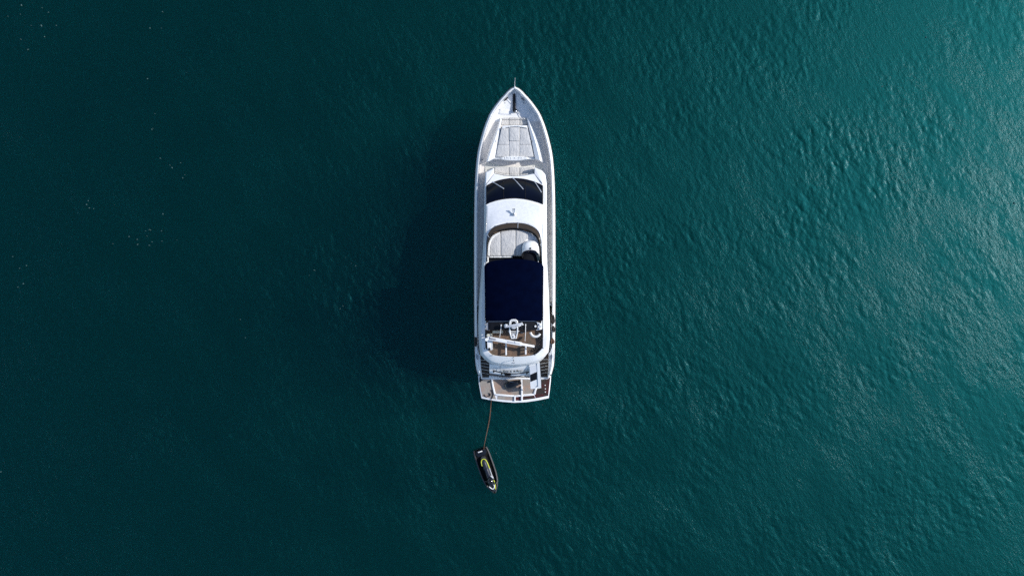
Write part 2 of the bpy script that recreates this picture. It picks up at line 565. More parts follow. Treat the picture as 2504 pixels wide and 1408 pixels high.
def build_hull():
    bm = bmesh.new()
    for sgn in (-1, 1):
        rows = []
        for i, (py, x, y, zc, zk) in enumerate(ST):
            d = (ST[0][2] - y)
            sh = 1.7 * max(0.0, 1 - d / 6.5) ** 1.6
            fl = 0.80 + 0.12 * min(1, d / 6)
            r = [Vector((AX + sgn * x * 0.74, y - sh * 1.25, -2.4)),  # unseen bottom made extra deep and full to block light under the boat
                 Vector((AX + sgn * x * fl, y - sh, 0.06)),
                 Vector((AX + sgn * x * (fl + 0.985) / 2, y - sh * 0.45, zk * 0.55)),
                 side_pt(i, 0.03, zk - 0.12, sgn),
                 side_pt(i, 0.0, zk, sgn),
                 side_pt(i, 0.05, zk + 0.10, sgn),
                 side_pt(i, 0.13, zc - 0.035, sgn),
                 side_pt(i, 0.15, zc - 0.008, sgn),
                 side_pt(i, 0.175, zc, sgn),
                 side_pt(i, 0.205, zc - 0.012, sgn),
                 side_pt(i, 0.215, zc - 0.05, sgn),
                 side_pt(i, 0.225, zc - interp(py, DROP) - 0.05, sgn)]
            rows.append(r)
        loft(bm, rows)
    bmesh.ops.remove_doubles(bm, verts=bm.verts, dist=1e-4)
    # transom under the platform
    py, x, y, zc, zk = ST[-1]
    v = [Vector((AX - x * 0.74, y, -2.4)), Vector((AX + x * 0.74, y, -2.4)), Vector((AX + x * 0.92, y, 0.06)),
         Vector((AX + x * 0.97, y, 0.9)), Vector((AX - x * 0.97, y, 0.9)), Vector((AX - x * 0.92, y, 0.06))]
    bm.faces.new([bm.verts.new(q) for q in v])
    for f in bm.faces:
        if f.calc_center_median().z < 0.05: f.material_index = 1      # antifouling below the waterline
    return obj('hull', bm, [M['gelcoat'], M['antifoul']], yacht, smooth=50)
hull = build_hull()

bm = bmesh.new()
for sgn in (-1, 1):
    tube(bm, [side_pt(i, -0.012, ST[i][4] - 0.03, sgn) for i in range(len(ST))], 0.034, 6)
obj('rub_rail', bm, M['rubber'], yacht)

def deck_piece(name, y0, y1, mat, u0=-1.0, u1=1.0, lift=0.0, parent=yacht):
    bm = bmesh.new()
    rows = []
    for i, (py, x, y, zc, zk) in enumerate(ST):
        if py < y0 - 4 or py > y1 + 4: continue
        a = side_pt(i, 0.215, 0, -1); b = side_pt(i, 0.215, 0, 1)
        zd = zc - interp(py, DROP)
        r = []
        for k in range(9):
            u = u0 + (u1 - u0) * k / 8
            p = a.lerp(b, (u + 1) / 2)
            r.append(Vector((p.x, p.y, zd + 0.05 * (1 - u * u) + lift)))
        rows.append(r)
    loft(bm, rows)
    return obj(name, bm, mat, parent, smooth=60)
foredeck = deck_piece('foredeck', 215, 290, M['nonskid'])
side_deck = deck_piece('side_deck', 290, 744, M['sidedeck'])
aft_deck = deck_piece('aft_side_deck', 752, 900, M['teak_stair'])

# --- bow: jackstaff, anchor gear, hawse slots, cleats, hatches
def deck_z(py):
    return interp(py, ZC) - interp(py, DROP) + 0.04

bm = bmesh.new()
b0 = W(1258.6, 214, 3.08)
tube(bm, [b0, b0 + Vector((0.0, 0.03, 1.2)), b0 + Vector((0.02, 0.06, 2.35))], 0.028, 8, taper=0.010)
disc(bm, b0, 0.06, 0.08)
obj('jackstaff', bm, M['gelcoat'], yacht)

bm = bmesh.new()
pslab(bm, [(1254.3, 225.5), (1260.6, 225.5), (1260.8, 262), (1261, 273), (1254.3, 273)], 2.1, deck_z(245) + 0.10, 0.015)
ch = obj('anchor_channel', bm, M['black'], yacht)
bm = bmesh.new()
for sx in (1253.0, 1262.2):
    tube(bm, [W(sx, 227, deck_z(240) + 0.10), W(sx, 270, deck_z(265) + 0.10)], 0.018, 6)
obj('channel_rail', bm, M['steel'], ch)
bm = bmesh.new()
for k in range(22):
    y = 229 + k * 1.9
    box(bm, W(1257.5, y, deck_z(245) + 0.12), (0.035 if k % 2 else 0.06, 0.06, 0.03))
obj('anchor_chain', bm, M['charcoal'], ch)
bm = bmesh.new()
disc(bm, W(1260.2, 271.5, deck_z(270) + 0.0), 0.155, 0.30, 18, 0.11)
wl = obj('windlass', bm, M['black'], yacht)
bm = bmesh.new()
dome(bm, W(1261.6, 272.5, deck_z(270) + 0.30), 0.075, 0.075, 0.07)
obj('windlass_cap', bm, M['steel'], wl)

def oval(bm, c, L, w, h, rz):
    pts = []
    for k in range(20):
        a = k * 2 * math.pi / 20
        x, y = math.copysign(abs(math.cos(a)) ** 0.7, math.cos(a)) * L / 2, math.copysign(abs(math.sin(a)) ** 0.7, math.sin(a)) * w / 2
        pts.append((c[0] + x * math.cos(rz) - y * math.sin(rz), c[1] + x * math.sin(rz) + y * math.cos(rz)))
    slab(bm, pts, c[2], c[2] + h, min(0.015, h / 2))
bm = bmesh.new(); oval(bm, W(1237.2, 242.6, deck_z(242) + 0.03), 0.38, 0.13, 0.05, R(44)); obj('hawse_slot', bm, M['black'], yacht)
bm = bmesh.new(); oval(bm, W(1278.6, 243.4, deck_z(242) + 0.03), 0.34, 0.10, 0.05, R(-40)); hs = obj('hawse_slot', bm, M['midgrey'], yacht)
for x, y, q in ((1274.6, 239.2, 0.06), (1282, 245.6, 0.05)):
    bm = bmesh.new(); dome(bm, W(x, y, deck_z(242) + 0.03), q, q, 0.08); obj('hawse_pin', bm, M['steel'], hs)

for x, y, r in ((1240.2, 270.6, 0.05), (1275.2, 270.6, 0.05), (1270, 276.5, 0.05), (1234.7, 252.3, 0.04), (1281, 252.5, 0.04), (1221.5, 268.5, 0.035), (1294, 269, 0.035), (1179, 390.5, 0.055), (1344, 571, 0.05)):
    bm = bmesh.new(); disc(bm, W(x, y, deck_z(y) + 0.0), r, 0.03, 12)
    obj('deck_fitting', bm, M['midgrey'], yacht)
for pts in ([(1230, 254), (1243, 254), (1250.5, 268), (1251, 280), (1222, 279), (1221.5, 274)], [(1266, 254), (1283, 254), (1295, 270), (1298, 278), (1268, 279), (1264, 268)]):
    bm = bmesh.new(); pslab(bm, pts, deck_z(268) - 0.06, deck_z(268) + 0.03, 0.012, None)
    obj('locker_hatch', bm, M['nonskid'], yacht)

# handrail inside the bulwark
bm = bmesh.new()
for sgn in (-1, 1):
    ids = [i for i in range(len(ST)) if 219 < ST[i][0] < 735]
    tube(bm, [side_pt(i, 0.27, ST[i][3] + 0.02, sgn) for i in ids], 0.017, 6)
    for i in ids[::4]:
        tube(bm, [side_pt(i, 0.265, ST[i][3] + 0.02, sgn), side_pt(i, 0.22, ST[i][3] - 0.12, sgn)], 0.012, 5)
obj('handrail', bm, M['steel'], yacht)

# mooring cleats on the bulwark
def cleat(px, py, z, rz, parent=yacht):
    bm = bmesh.new(); c = W(px, py, z)
    d = Vector((math.cos(rz), math.sin(rz), 0))
    tube(bm, [c - d * 0.2 + Vector((0, 0, 0.09)), c - d * 0.1 + Vector((0, 0, 0.08)), c + d * 0.1 + Vector((0, 0, 0.08)), c + d * 0.2 + Vector((0, 0, 0.09))], 0.022, 6)
    for s in (-0.08, 0.08):
        tube(bm, [c + d * s, c + d * s + Vector((0, 0, 0.08))], 0.024, 6)
    obj('cleat', bm, M['steel'], parent)
for x, y, rz in ((1349.8, 470, 90), (1349.8, 482, 90), (1167.5, 470, 90), (1167.5, 482, 90)):
    cleat(x, y, interp(y, ZC) - 0.01, R(rz))

# --- foredeck lounge: trunk, coamings, seats, sun pad
bm = bmesh.new()
pslab(bm, [(1227, 290), (1289, 290), (1296, 330), (1303, 365), (1307, 388.5), (1209, 388.5), (1213, 365), (1220, 330)], 1.75, 2.16, 0.02)
trunk = obj('lounge_base', bm, M['gelcoat'], yacht)
bm = bmesh.new()
pslab(bm, [(1229, 307), (1289, 307), (1296, 335), (1303, 365), (1307.5, 389), (1208.5, 389), (1213, 365), (1220, 335)], 2.0, 2.50, 0.03)
sunpad = obj('sun_pad', bm, M['gelcoat'], yacht)

def coaming(outer, ridge, inner):
    n = 22
    A = pl(outer, 0, n); B = pl(ridge, 0, n); Cc = pl(inner, 0, n)
    rows = []
    for a, b, c in zip(A, B, Cc):
        e = (b - a).normalized() * 0.03
        f = (c - b)
        rows.append([Vector((a.x, a.y, 1.75)), a, b - e, b + f * 0.06 + Vector((0, 0, 0.004)), c - f * 0.06, Vector((c.x, c.y, c.z - 0.03)), Vector((c.x, c.y, 1.9))])
    bm = bmesh.new()
    loft(bm, rows)
    for r in (rows[0], rows[-1]):
        try: bm.faces.new([bm.verts.new(p) for p in r])
        except ValueError: pass
    bmesh.ops.remove_doubles(bm, verts=bm.verts, dist=1e-4)
    return obj('coaming', bm, M['gelcoat'], yacht, smooth=35)
coaming([(1222.5, 290, 2.12), (1208, 328, 2.06), (1198, 355, 2.02), (1191, 378, 1.97), (1186, 399, 1.93)],
        [(1224.5, 289.5, 2.46), (1213.5, 330, 2.60), (1204.5, 355, 2.68), (1197, 378, 2.74), (1191.5, 396, 2.74)],
        [(1227, 292, 2.44), (1224, 312, 2.52), (1217, 345, 2.60), (1212.3, 372, 2.66), (1210, 387, 2.66)])
coaming([(1291.8, 289, 2.12), (1306.5, 315, 2.08), (1318, 345, 2.03), (1325.8, 372, 1.98), (1331.5, 400, 1.93)],
        [(1290.3, 289.5, 2.52), (1299, 315, 2.64), (1309, 345, 2.74), (1316, 372, 2.80), (1321, 393, 2.80)],
        [(1289, 292, 2.48), (1293, 312, 2.56), (1300, 345, 2.62), (1305.3, 372, 2.68), (1308.3, 388, 2.68)])

def cushion(px, z0, z1, mat, parent, bev=0.035, name='cushion', label=None):
    bm = bmesh.new()
    pts = [W(x, y, z1) for x, y in px]
    dense = []
    for i in range(len(pts)):
        a, b = pts[i], pts[(i + 1) % len(pts)]
        k = max(1, int((b - a).length / 0.25))
        for j in range(k): dense.append(a.lerp(b, j / k))
    c = sum((Vector((p.x, p.y)) for p in dense), Vector((0, 0))) / len(dense)
    slab(bm, dense, z0, z1, bev, None, 3)
    o = obj(name, bm, mat, parent, smooth=60)
    if label: o['label'] = label
    return o

fs = None
bm = bmesh.new()
pslab(bm, [(1227.5, 288.5), (1257, 286.5), (1288.5, 288.5), (1289.5, 306), (1226.5, 306)], 2.0, 2.19, 0.015)
fs = obj('bow_seat', bm, M['gelcoat'], yacht)
for a, b, c, d in ((1227.6, 1243.9, 1226.8, 1243.9), (1245.2, 1270.4, 1245.2, 1270.4), (1271.7, 1288.2, 1271.7, 1288.8)):
    cushion([(a, 293), (b, 292.5), (d, 305.5), (c, 305.8)], 2.18, 2.27, M['cushion_warm'], fs, 0.03)
    ytop = lambda x: 287.2 + ((x - 1257.5) / 32) ** 2 * 2.2
    cushion([(a, ytop(a)), ((a + b) / 2, ytop((a + b) / 2)), (b, ytop(b)), (b, 292.2), (a, 292.6)], 2.18, 2.36, M['cushion_warm'], fs, 0.03, name='back_cushion')

bm = bmesh.new()
arc_o = smooth_line([W(1228.5, 311.5, 2.8), W(1240, 307.8, 2.8), W(1257, 305.8, 2.8), W(1275, 307, 2.8), W(1289.5, 310.5, 2.8)], 22)
arc_i = smooth_line([W(1228.5, 314.5, 2.8), W(1240, 311.2, 2.8), W(1257, 309.4, 2.8), W(1275, 310.5, 2.8), W(1289.5, 313.6, 2.8)], 22)
slab(bm, arc_o + arc_i[::-1], 2.3, 2.74, 0.03)
obj('back_rim', bm, M['vinyl'], sunpad)
c0 = lambda y: 1226.5 - (y - 313) * 0.205      # left and right edges of the pad
c1 = lambda y: 1290.5 + (y - 313) * 0.225
cushion([(c0(315), 315), (1244.4, 312.5), (1244.4, 353.4), (c0(353), 353.4)], 2.49, 2.66, M['cushion'], sunpad)
cushion([(1244.8, 311), (1270.5, 311), (1270.5, 344.8), (1244.8, 344.8)], 2.49, 2.70, M['cushion'], sunpad, 0.06)
cushion([(1270.9, 312.5), (c1(315) - 1, 315), (c1(353) - 1, 353.4), (1270.9, 353.4)], 2.49, 2.66, M['cushion'], sunpad)
cushion([(c0(354.4), 353.8), (1244.4, 353.8), (1244.4, 384), (c0(384), 384)], 2.49, 2.66, M['cushion'], sunpad)
cushion([(1244.8, 345.2), (1270.5, 345.2), (1270.5, 384), (1244.8, 384)], 2.49, 2.655, M['cushion'], sunpad)
cushion([(1270.9, 353.8), (c1(354.4) - 1, 353.8), (c1(384) - 1, 384), (1270.9, 384)], 2.49, 2.66, M['cushion'], sunpad)
for x, y in ((1212.5, 346), (1207.5, 383), (1301.5, 346), (1306.5, 383)):
    bm = bmesh.new(); disc(bm, W(x, y, 2.64 if x > 1250 else 2.60), 0.04, 0.06, 10)
    obj('deck_light', bm, M['midgrey'], yacht)

bm = bmesh.new()
top = smooth_line([W(1224.6, 385.6, 2.86), W(1238, 383, 2.86), W(1257, 381.8, 2.86), W(1276, 383, 2.86), W(1291.8, 385, 2.86)], 18)
bot = smooth_line([W(1291.2, 389.2, 2.86), W(1275, 391.6, 2.86), W(1257, 392.4, 2.86), W(1240, 391.6, 2.86), W(1226.3, 389.8, 2.86)], 18)
slab(bm, top + bot, 2.5, 2.86, 0.03)
headrest = obj('headrest', bm, M['vinyl'], sunpad)

def text_mesh(name, body, size, mat, parent, origin, rot, width=None, extrude=0.004, spacing=1.0, bold=0.0):
    cu = bpy.data.curves.new(name, 'FONT')
    cu.body = body; cu.size = size; cu.extrude = extrude; cu.align_x = 'CENTER'; cu.align_y = 'CENTER'
    cu.space_character = spacing; cu.offset = bold; cu.resolution_u = 3
    t = bpy.data.objects.new(name + '_tmp', cu)
    sc.collection.objects.link(t)
    dg = bpy.context.evaluated_depsgraph_get()
    me = bpy.data.meshes.new_from_object(t.evaluated_get(dg))
    me.name = name
    bpy.data.objects.remove(t); bpy.data.curves.remove(cu)
    xs = [v.co.x for v in me.vertices]
    sx = 1.0 if width is None else width / (max(xs) - min(xs))
    me.transform(Matrix.Translation(Vector(origin) - world_offset(parent)) @ rot.to_4x4() @ Matrix.Diagonal((sx, 1, 1, 1)))
    me.materials.clear(); me.materials.append(mat)
    o = bpy.data.objects.new(name, me)
    sc.collection.objects.link(o); o.parent = parent
    return o
# (the small print on the headrest is a third-level piece of the yacht, so it hangs on the pad next to the headrest)
for k, chx in enumerate('ROCK & ROLL'):
    if chx != ' ':
        text_mesh('headrest_letter', chx, 0.16, M['grey'], sunpad, W(1234.5 + k * 4.75, 386.8, 2.868), Matrix.Identity(3))

# passage between pad and forward seat
bm = bmesh.new()
pslab(bm, [(1186, 400), (1209, 388), (1308, 388), (1326, 402), (1328, 416), (1306, 424), (1209, 424), (1186, 420)], 1.70, 1.93, 0.02)
obj('passage_deck', bm, M['step_deck'], yacht)

# --- deckhouse
bm = bmesh.new()
dh = [(1187.5, 421.5), (1208, 411), (1208.3, 425), (1232, 430), (1257, 431.6), (1283, 429.5), (1306.5, 424.5), (1307, 409.5), (1326, 418), (1333.5, 427), (1336.5, 448),
      (1337, 560), (1337.5, 640), (1339, 720), (1338, 800), (1180, 800), (1176, 720), (1181, 640), (1184, 560), (1185.5, 448)]
top = [W(x, y, 2.86) for x, y in dh]
bot = [Vector((p.x + (0.08 if p.x > AX else -0.08), p.y, 1.4)) for p in top]
ins = [Vector((x, y, 2.90)) for x, y in inset(ccw([(p.x, p.y) for p in top]), 0.04)]
if (ins[0].xy - top[0].xy).length > 0.2: ins = list(reversed(ins))
vr = loft(bm, [bot, top, ins], closed=True)
bm.faces.new(vr[-1])
house = obj('deckhouse', bm, M['gelcoat'], yacht, smooth=30)

bm = bmesh.new()
pslab(bm, [(1209.5, 408.5), (1305.5, 408.5), (1305.8, 424.5), (1257, 431), (1209.3, 424.5)], 1.9, 2.2, 0.02)
fseat = obj('forward_seat', bm, M['gelcoat'], yacht)
yb = lambda x: 430.2 - ((x - 1257.5) / 48) ** 2 * 6.2
for a, b in ((1210, 1244.0), (1245.2, 1270.2), (1271.4, 1305.3)):
    m_ = (a + b) / 2
    cushion([(a, 408.8 + abs(m_ - 1257) * 0.01), (b, 408.6), (b, yb(b) - 3.6), (m_, yb(m_) - 3.6), (a, yb(a) - 3.6)], 2.18, 2.32, M['cushion_warm'], fseat, 0.035)
    cushion([(a, yb(a) - 3.2), (m_, yb(m_) - 3.2), (b, yb(b) - 3.2), (b, yb(b)), (m_, yb(m_)), (a, yb(a))], 2.18, 2.62, M['cushion_warm'], fseat, 0.03, name='back_cushion')
for x in (1204.3, 1312.2):
    bm = bmesh.new(); disc(bm, W(x, 418.7, 2.89), 0.085, 0.03, 16)
    obj('cup_holder', bm, M['midgrey'], house)
# sloping cheek mouldings beside the forward seat
for pts in ([(1188.5, 449, 3.06), (1189.5, 422.5, 2.95), (1207, 412.5, 2.93), (1207.3, 425.5, 2.95)], [(1327, 449, 3.06), (1326, 420, 2.95), (1308, 411.5, 2.93), (1307.6, 425.5, 2.95)]):
    bm = bmesh.new()
    t = [W(*p) for p in pts]
    b = [Vector((p.x, p.y, 2.8)) for p in t]
    vr = loft(bm, [b, t], closed=True); bm.faces.new(vr[1])
    obj('cheek_moulding', bm, M['gelcoat'], house, smooth=0)

# windscreen
FA = [(1189.5, 455.5), (1200, 449.5), (1215, 443), (1235, 438.3), (1256, 436.3), (1280, 438.2), (1300, 443), (1315, 448.6), (1327, 455)]
RA = [(1189.5, 500.5), (1200, 495.5), (1215, 490.5), (1235, 486.8), (1257, 485.2), (1280, 487), (1300, 491.2), (1315, 495.8), (1327, 500.8)]
bm = bmesh.new()
fa = smooth_line([W(x, y, 2.93) for x, y in FA], 33)
ra = smooth_line([W(x, y, 3.96) for x, y in RA], 33)
rows = []
for k in range(9):
    t = k / 8
    rows.append([a.lerp(b, t) + Vector((0, 0, 0.12 * math.sin(math.pi * t))) for a, b in zip(fa, ra)])
loft(bm, rows)
ws = obj('windscreen', bm, M['glass'], yacht, smooth=60)
for i in (0, 10, 22, 32):
    bm = bmesh.new()
    tube(bm, [rows[k][i] + Vector((0, 0, 0.012)) for k in range(9)], 0.022, 6)
    obj('mullion', bm, M['charcoal'], ws)
bm = bmesh.new()
for line in (fa, ra):
    tube(bm, [p + Vector((0, 0, 0.012)) for p in line], 0.028, 6)
obj('screen_gasket', bm, M['rubber'], ws)
# dash mouldings seen behind the glass front edge
bm = bmesh.new()
arc_f = [(1189.3, 453), (1200, 448), (1215, 441.8), (1235, 437.2), (1256, 435.2), (1280, 437.1), (1300, 441.8), (1315, 447.3), (1327.2, 453)]
lf = smooth_line([W(x, y, 2.99) for x, y in arc_f], 33)
bf = smooth_line([W(1208.3, 426, 2.93), W(1232, 431, 2.93), W(1257, 432.6, 2.93), W(1283, 430.5, 2.93), W(1306.5, 425.5, 2.93)], 33)
loft(bm, [[Vector((p.x, p.y, 2.7)) for p in bf], bf, lf, [Vector((p.x, p.y, 2.86)) for p in lf]])
obj('dash_moulding', bm, M['gelcoat'], house)

for (x0, y0), (x1, y1) in (((1206, 446), (1231, 461)), ((1255.5, 436.5), (1278.5, 461.5)), ((1307.5, 444.5), (1323.5, 469.5))):
    def zz(y, x):
        arc = interp(x, [(p[0], p[1]) for p in FA]); arr = interp(x, [(p[0], p[1]) for p in RA])
        t = min(1, max(0, (y - arc) / (arr - arc)))
        return 2.93 + 1.03 * t + 0.12 * math.sin(math.pi * t)
    a = W(x0, y0, zz(y0, x0) + 0.06); b = W(x1, y1, zz(y1, x1) + 0.07)
    bm = bmesh.new()
    tube(bm, [a, a.lerp(b, 0.4) + Vector((0, 0, 0.03)), b], 0.030, 6)
    d = (b - a)
    tube(bm, [a.lerp(b, 0.35), b + d * 0.03], 0.042, 5)
    disc(bm, a - Vector((0, 0, 0.05)), 0.06, 0.09, 10)
    obj('wiper', bm, M['grey'], ws)

# --- flybridge moulding: chamfer, top, inner wall
NS = {'f': 34, 'r': 24, 'b': 30, 'l': 24}
def ring(front, right, back, left, zf):
    out = []
    for key, seg in (('f', front), ('r', right), ('b', back), ('l', left)):
        line = smooth_line([W(x, y, zf(y)) for x, y in seg], NS[key])
        out += line[:-1]
    return out
zl = lambda y: interp(y, [(485, 3.86), (505, 3.55), (560, 3.45), (840, 3.40), (895, 3.10)])
zt = lambda y: interp(y, [(485, 3.98), (500, 4.02), (548, 4.28), (600, 4.30), (830, 4.28), (862, 4.12), (890, 3.62)])
zi = lambda y: interp(y, [(545, 4.36), (600, 4.36), (700, 4.32), (835, 4.30), (872, 4.06)])
low = ring([(1185.5, 503), (1199, 496.5), (1215, 490.7), (1235, 487), (1257, 485.4), (1280, 487.2), (1300, 491.4), (1316, 496.6), (1337, 503)],
           [(1337, 503), (1337, 560), (1337.5, 620), (1339, 660), (1341, 700), (1343, 740), (1344.5, 790), (1344, 835), (1341, 861)],
           [(1341, 861), (1320, 884), (1291, 892.5), (1257, 895), (1222, 893), (1196, 887), (1174.5, 867)],
           [(1174.5, 867), (1171, 840), (1169.5, 790), (1171, 740), (1174, 700), (1178, 650), (1181.5, 600), (1184, 560), (1185.5, 503)], zl)
topo = ring([(1189.5, 500.5), (1200, 495.5), (1215, 490.5), (1235, 486.8), (1257, 485.2), (1280, 487), (1300, 491.2), (1315, 495.8), (1327, 500.8)],
            [(1327, 500.8), (1327, 560), (1328.5, 620), (1331, 660), (1334, 700), (1336.5, 740), (1338.5, 790), (1338, 835), (1334.5, 858)],
            [(1334.5, 858), (1316, 879), (1290, 888), (1257, 890.5), (1224, 888.5), (1200, 882), (1181, 864)],
            [(1181, 864), (1178, 840), (1177, 790), (1178, 740), (1180, 700), (1183, 650), (1186, 600), (1188.5, 560), (1189.5, 500.5)], zt)
inn = ring([(1190, 597), (1190.6, 582), (1197, 565), (1211, 553.5), (1235, 547), (1257, 545), (1284, 547.3), (1305, 555.5), (1317.5, 567.5), (1322, 582), (1323, 597)],
           [(1323, 597), (1325.5, 640), (1327.5, 700), (1328, 800), (1327.5, 850)],
           [(1327.5, 850), (1311, 865), (1290, 870), (1257, 872), (1230, 871), (1206, 868), (1197, 862), (1187, 850)],
           [(1187, 850), (1186, 800), (1186, 700), (1188, 640), (1190, 597)], zi)
under = [Vector((AX + (p.x - AX) * 0.94, p.y - 0.05 * (1 if p.y < 0 else 0), p.z - 0.22)) for p in low]
FLZ = 3.92
bm = bmesh.new()
mid = [a.lerp(b, 0.965) for a, b in zip(low, topo)]
tin = [a.lerp(b, 0.05) for a, b in zip(topo, inn)]
inn2 = [a.lerp(b, 0.97) + Vector((0, 0, 0.01)) for a, b in zip(topo, inn)]
wall = [Vector((p.x, p.y, FLZ - 0.05)) for p in inn]
fl_rows = loft(bm, [under, low, mid, tin, inn2, [p - Vector((0, 0, 0.02)) for p in inn], wall], closed=True)
bm.faces.new(fl_rows[0])
fly = obj('flybridge', bm, M['gelcoat'], yacht, smooth=38)
# textured roof panel in front of the screen
bm = bmesh.new()
nF = NS['f']
rows = []
for k in range(8):
    t = 0.07 + 0.86 * k / 7
    rows.append([topo[i].lerp(inn[i], t) + Vector((0, 0, 0.012)) for i in range(1, nF - 2)])
loft(bm, rows)
obj('roof_panel', bm, M['roofskid'], fly, smooth=60)
# fly deck floor
bm = bmesh.new()
f = bm.faces.new([bm.verts.new((p.x, p.y, FLZ)) for p in inn])
bmesh.ops.triangulate(bm, faces=[f])
obj('fly_deck', bm, M['teak'], fly, smooth=0)

# tinted wind screen round the front of the cockpit
OUT = [(1189.5, 640), (1189.6, 615), (1190.2, 590), (1193, 573), (1201, 560.5), (1214, 552.5), (1235, 547), (1257, 545), (1284, 547.3), (1305, 555.5), (1317, 567), (1322, 582), (1323.5, 605), (1325.5, 635), (1327, 655)]
INN = [(1191, 640), (1191.4, 615), (1192.8, 594), (1197.5, 579), (1207, 569), (1219, 563.5), (1237, 558.8), (1257, 557.5), (1281, 559.5), (1301, 566.5), (1313, 577), (1319.5, 590), (1321.5, 608), (1323.8, 636), (1325.6, 655)]
bm = bmesh.new()
a_ = smooth_line([W(x, y, zi(y) + 0.02) for x, y in OUT], 60)
b_ = smooth_line([W(x, y, zi(y) + 0.10) for x, y in INN], 60)
b2 = [p + Vector((0, 0, 0)) + (q - p).normalized() * 0.02 for p, q in zip(b_, a_)]
loft(bm, [a_, b_, [p - Vector((0, 0, 0.03)) for p in b_], [p - Vector((0, 0, 0.03)) for p in a_]])
vs = obj('tinted_screen', bm, M['glass_side'], fly, smooth=60)
bm = bmesh.new()
tube(bm, [p + Vector((0, 0, 0.02)) for p in a_], 0.020, 6)
obj('screen_rail', bm, M['steel'], vs)
bm = bmesh.new()
tube(bm, [p + Vector((0, 0, 0.0)) for p in b_], 0.028, 6)
obj('screen_shadow_gap', bm, M['black'], vs)  # black tube drawn for the shadow gap between screen and interior
for i in (13, 30, 47):
    bm = bmesh.new()
    tube(bm, [a_[i] + Vector((0, 0, 0.03)), b_[i] + Vector((0, 0, 0.02))], 0.018, 6)
    obj('screen_post', bm, M['grey'], vs)
for i in (13, 19, 25, 30, 35, 41, 47):
    bm = bmesh.new(); disc(bm, a_[i] + Vector((0, 0.02, 0.0)), 0.035, 0.05, 8)
    obj('screen_stud', bm, M['midgrey'], vs)

# horn and search light on the roof
bm = bmesh.new()
for dx in (0, 3.6):
    a = W(1254.4 + dx, 511.8, 4.46); b = W(1254.9 + dx * 0.8, 522.5, 4.33)
    tube(bm, [a, a.lerp(b, 0.25), b], 0.045, 10, taper=0.025)
horn = obj('twin_horn', bm, M['steel'], yacht)
bm = bmesh.new()
for dx in (0, 3.6):
    a = W(1254.4 + dx, 511.6, 4.47); tube(bm, [a, a + Vector((0, 0.02, 0.01))], 0.045, 10)
obj('horn_mouth', bm, M['black'], horn)
bm = bmesh.new()
disc(bm, W(1257.5, 524.5, 4.17), 0.13, 0.12, 16, 0.11); dome(bm, W(1257.8, 524, 4.29), 0.11, 0.12, 0.16)
sl = obj('search_light', bm, M['gelcoat'], yacht)
bm = bmesh.new(); dome(bm, W(1257, 524.2, 4.43), 0.05, 0.05, 0.03); obj('search_lamp', bm, M['black'], sl)

# --- flybridge lounge and helm
bm = bmesh.new()
pslab(bm, [(1193.5, 626), (1194.5, 600), (1199, 583), (1209, 572.5), (1225, 566), (1245, 562), (1257, 561.2), (1280, 563), (1299, 569.5), (1311, 580), (1317.5, 594), (1319, 626)], FLZ - 0.2, 4.05, 0.03)
fpad = obj('fly_sun_pad', bm, M['gelcoat'], yacht)
def ycap(x):
    return interp(x, [(1194, 603), (1197, 590), (1203, 579), (1212, 571.5), (1225, 566.2), (1245, 562.6), (1257, 561.8), (1280, 563.5), (1291, 566.5)])
def pad_piece(xa, xb, yb_, inset_px=0.0):
    xs = np.linspace(xa, xb, 6)
    return [(x, ycap(x) + inset_px) for x in xs] + [(xb, yb_), (xa, yb_)]
cushion(pad_piece(1198.5, 1223.9, 625, 3.2), 4.04, 4.20, M['cushion'], fpad)
cushion(pad_piece(1225.2, 1260.6, 625, 0.5), 4.04, 4.20, M['cushion'], fpad)
cushion(pad_piece(1261.9, 1291, 572, 0.5)[:6] + [(1291, 583), (1282, 590), (1275, 600), (1275, 625), (1261.9, 625)], 4.04, 4.20, M['cushion'], fpad)
bm = bmesh.new()
lo = smooth_line([W(1192.4, 626, 4.15), W(1193.4, 603, 4.15), W(1197, 588, 4.15), W(1205, 575.5, 4.15), W(1222, 567, 4.15)], 24)
li = smooth_line([W(1197.2, 626, 4.15), W(1197.6, 604, 4.15), W(1200.5, 592, 4.15), W(1208, 580, 4.15), W(1222.5, 570.5, 4.15)], 24)
slab(bm, lo + li[::-1], 4.0, 4.28, 0.05)
obj('bolster', bm, M['vinyl'], fpad)
cushion([(1196, 626.5), (1226.5, 626.5), (1226.5, 630), (1196, 630)], 3.9, 4.24, M['vinyl'], fpad, 0.04, name='back_cushion')
cushion([(1227.2, 626.5), (1253, 626.2), (1253, 629.8), (1227.2, 630)], 3.9, 4.24, M['vinyl'], fpad, 0.04, name='back_cushion')
cushion([(1188.8, 627.5), (1194.5, 627.5), (1194.5, 647), (1188.8, 647)], 3.9, 4.26, M['vinyl'], fpad, 0.04, name='side_bolster')
# helm console
bm = bmesh.new()
base = [(1275, 628), (1275.5, 603), (1279.5, 593), (1288, 588.3), (1298, 587), (1309, 588.5), (1316, 594), (1319.5, 604), (1321, 628)]
tp = [(1280, 628), (1281, 608), (1285, 600), (1291, 597), (1298, 596), (1306, 597), (1311, 600.5), (1314.5, 608), (1316, 628)]
B = [W(x, y, 4.15) for x, y in base]; T = [W(x, y, 4.66) for x, y in tp]
mid_ = [a.lerp(b, 0.45) + Vector((0, 0, 0.12)) for a, b in zip(B, T)]
vr = loft(bm, [[Vector((p.x, p.y, FLZ)) for p in B], B, mid_, T], closed=True)
bm.faces.new(vr[-1])
helm = obj('helm_console', bm, M['gelcoat'], yacht, smooth=60)
bm = bmesh.new(); dome(bm, W(1297, 607.5, 4.66), 0.075, 0.075, 0.08); obj('compass', bm, M['black'], helm)
bm = bmesh.new()
